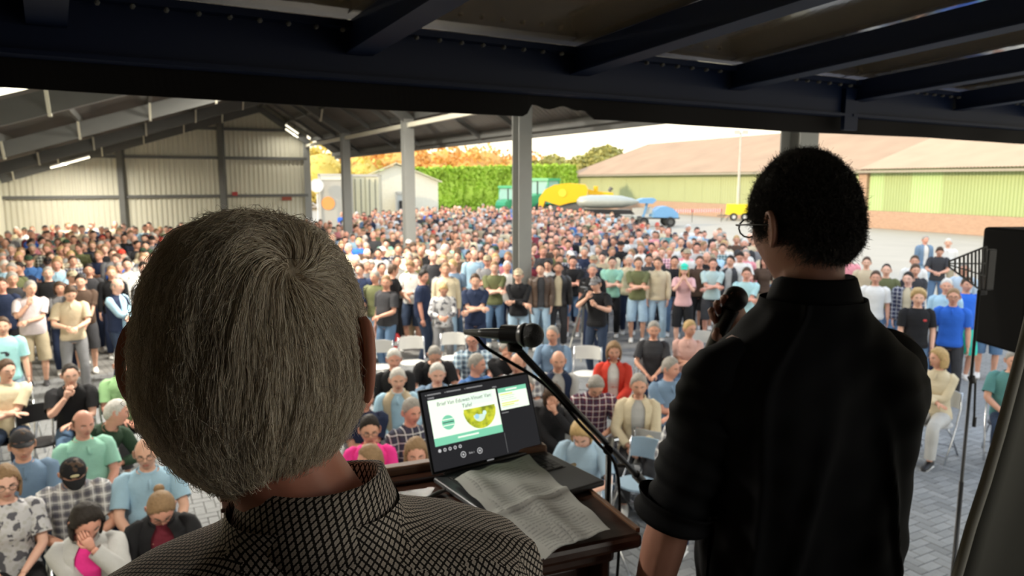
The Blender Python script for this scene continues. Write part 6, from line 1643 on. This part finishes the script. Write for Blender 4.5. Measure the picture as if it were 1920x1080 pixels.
def flow_grey(Dn):
    crown = np.array([-.55, .52, .62]); crown /= np.linalg.norm(crown)           # whorl, high at his right
    away = Dn - crown*(Dn@crown)[:,None]; dst = np.linalg.norm(Dn-crown,axis=1)[:,None]; away /= np.linalg.norm(away,axis=1)[:,None]+1e-6
    sw = np.cross(Dn, away); w = np.exp(-(dst/.55)**2)
    down = np.array([0,.05,-1.0]); return away*(w*1.1+.35) + sw*w*.9 + down*(1.15-w)
HS = rg.head @ Matrix.Translation((0,.0,.0)) @ Matrix.Diagonal((1.045,1.02,1.0,1))
cover1 = lambda phi: np.interp(phi, [0,.6,1.05,1.35,1.75,2.3,PI], [.52,.45,.20,.02,-.12,-.72,-.88])
surf_hair('hair', HS, g1, 30000, .064, .00042, flow_grey, .010, cover1, ((.42,.34,.25),(.98,.90,.76)), 3, block_head, .006, 12, frizz=.0032, messy=1.35)
u2 = hair_mesh('thin', 2, res=(48, 36), shape=block_head); o = mesh_obj('hair_base', u2, g1, (.40,.33,.25)); o.matrix_local = HS @ Matrix.Scale(.97, 4)
# stray hairs standing off the outline
surf_hair('stray_hair', HS, g1, 700, .035, .0003, lambda Dn: flow_grey(Dn)*.6+np.random.default_rng(4).normal(size=Dn.shape)*.7, .016, lambda phi: np.interp(phi,[0,1.2,2,PI],[.3,.0,-.3,-.6]), ((.2,.16,.12),(.7,.64,.54)), 9, block_head, .006, 10, frizz=.004)
# speaker in black
POSES['hero_black'] = dict(h=((.00,-.215,1.40),(.29,-.07,.86)), e=((-1,-.25,-.35),(1,.5,0)), head=(10,6,0))
rb = Rig('hero_black', False, .45); lower_shoulders(rb, POSES['hero_black'], .045); S2 = 1.040
hb = Vector((.560, 1.42, 0))
g2 = hero_place(rb, hb, math.radians(194), S2, 'speaker in black shirt and glasses holding a microphone, back turned to us', (.42,.20,.14))
blackc = mat('black_cotton', (.005,.005,.006), .8, var=.3, scale=9, spec=.12)
TB = [(.84,.155,.115,0),(1.0,.172,.135,.01),(1.10,.170,.135,.02),(1.22,.182,.135,0),(1.32,.205,.138,0),(1.37,.205,.130,0),(1.41,.180,.112,0),(1.445,.140,.094,0),(1.485,.098,.080,0),(1.50,.082,.074,0),(1.53,.072,.066,0)]
def fold2(a, h):
    k__ = .012*math.exp(-((a-1.2-(h-1.2)*1.2)/.07)**2)*np.clip((1.42-h)/.2,0,1) + .010*math.exp(-((a-1.9+(h-1.2)*1.5)/.06)**2)*np.clip((1.40-h)/.2,0,1) + .010*math.exp(-((a-.7-(h-1.2)*.6)/.06)**2)
    k__ += .012*math.exp(-((h-.93)/.02)**2)*(.5+.5*math.sin(a*5)) + .008*math.sin(a*9+h*14)*np.clip((1.15-h)/.2,0,1)
    if h < .905: k__ -= .01
    return float(k__)
mesh_obj('shirt', hero_shirt(rb, blackc, .97, .016, 8, fold2, table=TB, amp=.010), g2)
mesh_obj('collar', collar_mesh(rb, blackc, 1.560, 1.500, .068, .088), g2)
for i in (0, 1):
    mb = MB(); r_ = rb.arm_r(); rb.limb(mb, rb.sh[i], rb.el[i], rb.wr[i], lambda t: r_(t)+.030+.004*math.sin(t*60), 28, 0, .86, 1.0, 6, cap=False); mb.build('rolled_cuff', blackc, g2, smooth=True)
mb = MB(); rb.torso(mb, 40, .018, h0=.885, h1=.925, cap=False); mb.build('belt', M['leather'], g2, C['black'], smooth=True)
mesh_obj('trousers', garment(rb, 'trousers', 3), g2, C['charcoal']); mesh_obj('shoes', shoes_mesh(rb), g2, C['black'])
mesh_obj('glasses', glasses_mesh(), g2).matrix_local = rb.head
def flow_dark(Dn):
    g_ = np.random.default_rng(2); return np.array([0,-.3,-.5])*np.ones((len(Dn),1)) + np.cross(Dn, np.array([.2,.1,1.0]))*.7 + g_.normal(size=Dn.shape)*.8
cover2 = lambda phi: np.interp(phi, [0,.6,1.05,1.35,1.75,2.3,PI], [.52,.45,.15,-.1,-.05,-.38,-.50])
HB = rb.head @ Matrix.Diagonal((.94,.96,1.0,1))
surf_hair('hair', HB, g2, 18000, .022, .0005, flow_dark, .005, cover2, ((.010,.008,.007),(.030,.022,.018)), 5, None, .004, 9, frizz=.005, curl=.0055)
o = mesh_obj('hair_base', hair_mesh('thin', 4, res=(48,36)), g2, (.012,.010,.009)); o.matrix_local = HB
# the microphone in his hand
wv = g2.matrix_basis @ Vector((0,0,0)); bpy.context.view_layer.update()
wr = g2.matrix_world @ rb.wr[0]; hdm = g2.matrix_world @ rb.head
mouth = hdm @ Vector((0, -.125, -.055)); hand_c = wr + (wr - g2.matrix_world @ rb.el[0]).normalized()*.08
dd = (mouth-hand_c).normalized(); hm_ = empty('handheld_microphone', tuple(hand_c), 0, 'black hand microphone held to the mouth of the speaker in black', 'microphone')
V, F = sweep([-dd*.12, -dd*.10, dd*.02, dd*.05], [(.010,)*2,(.013,)*2,(.018,)*2,(.020,)*2], 14); MB().add(V, F).build('handle', M['black'], hm_, smooth='auto')
MB().ellipsoid(dd*.075, (.027,.027,.027), 18, 12).build('grille', mat('dark_grille', (.03,.03,.03), .5, .6), hm_, smooth=True)

# ------------------------------------------------------------------ right side: tarpaulin, loudspeaker, antenna
edge = [(2085,-170),(2040,80),(1990,340),(1948,545),(1925,640),(1904,720),(1880,810),(1852,905),(1824,990),(1797,1085),(1770,1190),(1735,1400),(1700,1750)]
tp = MB(); V = []; F = []; cols = 16; P_ = [at_y(x, y, 1.12) for x, y in edge]
for k__ in range(cols+1):
    s_ = k__/cols
    for j, p in enumerate(P_): V.append(tuple(p + Vector((.60*s_ + .012*math.sin(j*1.1)*s_, .04*math.sin(s_*9+j*.25)*min(1,s_*4) + .10*s_, .02*s_))))
n = len(P_)
V2 = [(x+.002, y+.010, z) for x, y, z in V]; S_ = len(V)
for k__ in range(cols):
    for j in range(n-1): a = k__*n+j; F.append((a, a+1, a+n+1, a+n)); F.append((S_+a, S_+a+n, S_+a+n+1, S_+a+1))
for j in range(n-1): F.append((j, S_+j, S_+j+1, j+1))
tp.add(V+V2, F); tpo = tp.build('tarpaulin', mat('grey_canvas', (.075,.072,.058), .8, var=.1, scale=3, bump=.1), smooth=True); setp(tpo, 'grey beige canvas tarpaulin hanging slanted at the right edge', 'tarpaulin')
hem = MB(); hem.tube([p+Vector((0,.005,0)) for p in P_], .008, 8); hem.build('hem', mat('pale_hem', (.20,.19,.16), .7), tpo, smooth=True)
sp_ = at_y(1915, 548, 4.0)
lsp = empty('loudspeaker', (sp_.x, 4.0, 0), .10, 'black loudspeaker box on a stand at the right edge, behind the tarpaulin', 'loudspeaker')
z0, z1 = at_y(1870, 664, 3.85).z, at_y(1870, 432, 3.85).z
cb = bevel(MB().box((.09,0,(z0+z1)/2), (.42,.36,z1-z0)).build('cabinet', mat('speaker_box', (.003,.003,.003), .8, spec=.1), lsp), .02)
MB().box((.09,-.185,(z0+z1)/2+.02), (.37,.012,(z1-z0)*.86)).build('grille', mat('speaker_grille', (.003,.003,.003), .8, spec=.1), lsp)
MB().tube([(.02,.19,z1-.15),(.16,.19,z1-.15)], .012, 8).build('handle', M['black'], lsp); MB().tube([(.09,0,z0-.02),(.09,0,z0+.05)], .03, 12).build('socket', M['black'], lsp)
lss = empty('speaker_stand', (sp_.x+.09, 4.0, 0), .10, 'black tripod stand under the loudspeaker', 'stand')
MB().tube([(0,0,z0-.02),(0,0,1.1)], .0175, 10).build('upper_tube', blkm, lss); MB().tube([(0,0,1.2),(0,0,.12)], .022, 10).build('lower_tube', blkm, lss)
for i in range(3): a = .8+i*2.094; MB().tube([(0,0,.85),(.5*math.cos(a),.5*math.sin(a),.015)], .012, 8).build('leg', blkm, lss)
ap = at_y(1836, 540, 3.55)
an = empty('antenna', (ap.x, 3.55, ap.z), .12, 'black paddle antenna with rows of slots on a thin stand by the loudspeaker', 'antenna')
def pz(x, y): q_ = at_y(x, y, 3.55); return Vector((q_.x-ap.x, 0, q_.z-ap.z))
top_a, top_b = pz(1775,489), pz(1850,462); bot_a, bot_b = pz(1775,500), pz(1850,552)
NB = 9
for i in range(NB+1):
    t = (i/NB)**.85; a = top_a.lerp(top_b, t); b_ = bot_a.lerp(bot_b, t); MB().bar(a, b_, .0045, .010, up=(0,1,0)).build('slot_bar', blkm, an)
for t in (0, .36, .62, 1.0): MB().bar(top_a.lerp(bot_a, t), top_b.lerp(bot_b, t), .006, .010 if t in (0, 1) else .008, up=(0,1,0)).build('cross_bar', blkm, an)
bevel(MB().box(pz(1858,506), (.042,.02,.20)).build('end_block', blkm, an), .006)
MB().tube([pz(1846,548), Vector((0,0,-.02))], .014, 8).build('swivel', blkm, an)
st = empty('antenna_stand', (ap.x, 3.55, 0), 0, 'thin black stand carrying the paddle antenna', 'stand')
MB().tube([(0,0,ap.z-.01),(0,0,.1)], .008, 8).build('tube', blkm, st, smooth=True); MB().tube([(0,0,1.9),(0,0,.1)], .0115, 8).build('lower_tube', blkm, st, smooth=True)
z_ = at_y(1836, 706, 3.55).z; MB().tube([(0,0,z_),(.012,0,z_-.03)], [.018,.016], 10).build('clutch', blkm, st)
q1 = at_y(1829, 712, 3.55)-Vector((ap.x,3.55,0)); q2 = at_y(1826, 800, 3.55)-Vector((ap.x,3.55,0)); MB().tube([q1, q2], .0055, 8).build('spare_arm', blkm, st); MB().tube([q2+Vector((0,0,.05)), q2], .009, 8).build('rubber_end', blkm, st)
for i in range(3): a = .3+i*2.094; MB().tube([(0,0,.3),(.32*math.cos(a),.32*math.sin(a),.012)], .008, 8).build('leg', blkm, st)

# film camera on its tripod in the crowd, and a red bag
cp = on_z(1094, 545, 1.42); tri = empty('camera_tripod', (cp.x, cp.y-.1, 0), 0, 'grey tripod under the film camera in front of the crowd', 'tripod')
for i, (dx, dy) in enumerate(((.42,-.35),(-.38,-.3),(.0,.42))): MB().tube([(0,0,1.30),(dx*.55,dy*.55,.62)], .020, 8).build('leg', M['steel'], tri); MB().tube([(dx*.5,dy*.5,.68),(dx,dy,.01)], .014, 8).build('lower_leg', M['palesteel'], tri)
MB().ellipsoid((0,0,1.33), (.05,.05,.04), 10, 8).build('head', M['black'], tri)
fc = empty('film_camera', (cp.x, cp.y-.1, 1.38), .2, 'small black film camera on the tripod', 'camera')
bevel(MB().box((0,0,.06), (.10,.22,.12)).build('body', M['black'], fc), .015); MB().tube([(0,-.11,.06),(0,-.21,.06)], [.045,.04], 14).build('lens', M['black'], fc); MB().tube([(0,-.05,.13),(0,-.05,.19),(0,.08,.19),(0,.08,.13)], .012, 8).build('handle', M['black'], fc); bevel(MB().box((.10,.0,.08), (.09,.01,.06)).build('monitor', M['black'], fc), .003)
bgp = at_y(737, 640, 12.9); bag = empty('carrier_bag', (bgp.x, 12.9, bgp.z), .3, 'red and white plastic bag hanging beside the broad man in charcoal', 'bag')
rd = mat('red_plastic', (.70,.03,.03), .35, var=.15); n = 14; V = []
for z, w, t in ((-.17,.12,.05),(-.10,.16,.07),(.05,.14,.06),(.14,.09,.03)):
    for i in range(n): a = 2*PI*i/n; V.append((w*math.cos(a), t*math.sin(a)*(1+.2*math.sin(3*a+z*20)), z))
MB().add(V, [(j*n+i, j*n+(i+1)%n, (j+1)*n+(i+1)%n, (j+1)*n+i) for j in range(3) for i in range(n)]+[tuple(range(n-1,-1,-1))]).build('bag_body', rd, bag, smooth=True)
for s_ in (-1, 1): MB().tube([(s_*.05,0,.12),(s_*.03,0,.22),(0,0,.30)], .008, 6).build('handle', rd, bag)
MB().box((0,-.068,-.03), (.14,.01,.07)).build('white_print', M['white'], bag)
# prints on two shirts
def find(lab): return [o for o in COL.objects if o.get('label','').startswith(lab)][0]
def logo(lab, c, size, col, name='chest_logo'):
    o = find(lab); mb = MB(); mb.ellipsoid(c, (size[0], .006, size[1]), 10, 6); q_ = mb.build(name, M['tint'], o, col); return q_
logo('curly blond', (.075,-.128,1.33), (.03,.018), (.6,.05,.05)); logo('boy in pale turquoise', (-.0,-.128,1.30), (.06,.02), (.03,.03,.04)); logo('boy in pale turquoise', (.02,-.130,1.27), (.03,.03), (.03,.03,.04))

def chest(rig, h, dx, out): c, u, f = rig.spine(h); return c + f*out + rig.lat(h)*dx
o = find('woman with tied hair'); rg_ = rig_of('sit_down', True, 0.0); mb = MB()
pts = [chest(rg_, 1.27+.012*math.sin(i*1.9), -.055+.11*i/16, .158) for i in range(17)]; mb.tube(pts, .0035, 5); mb.build('chest_lettering', M['white'], o)
o = find('man in black cap'); rg_ = rig_of('sit_down', False, 0.0); e_ = MB(); e_.ellipsoid((0,-.088,.100), (.030,.010,.014), 10, 6); q_ = e_.build('cap_emblem', M['tint'], o, (.55,.5,.3)); q_.matrix_local = rg_.head
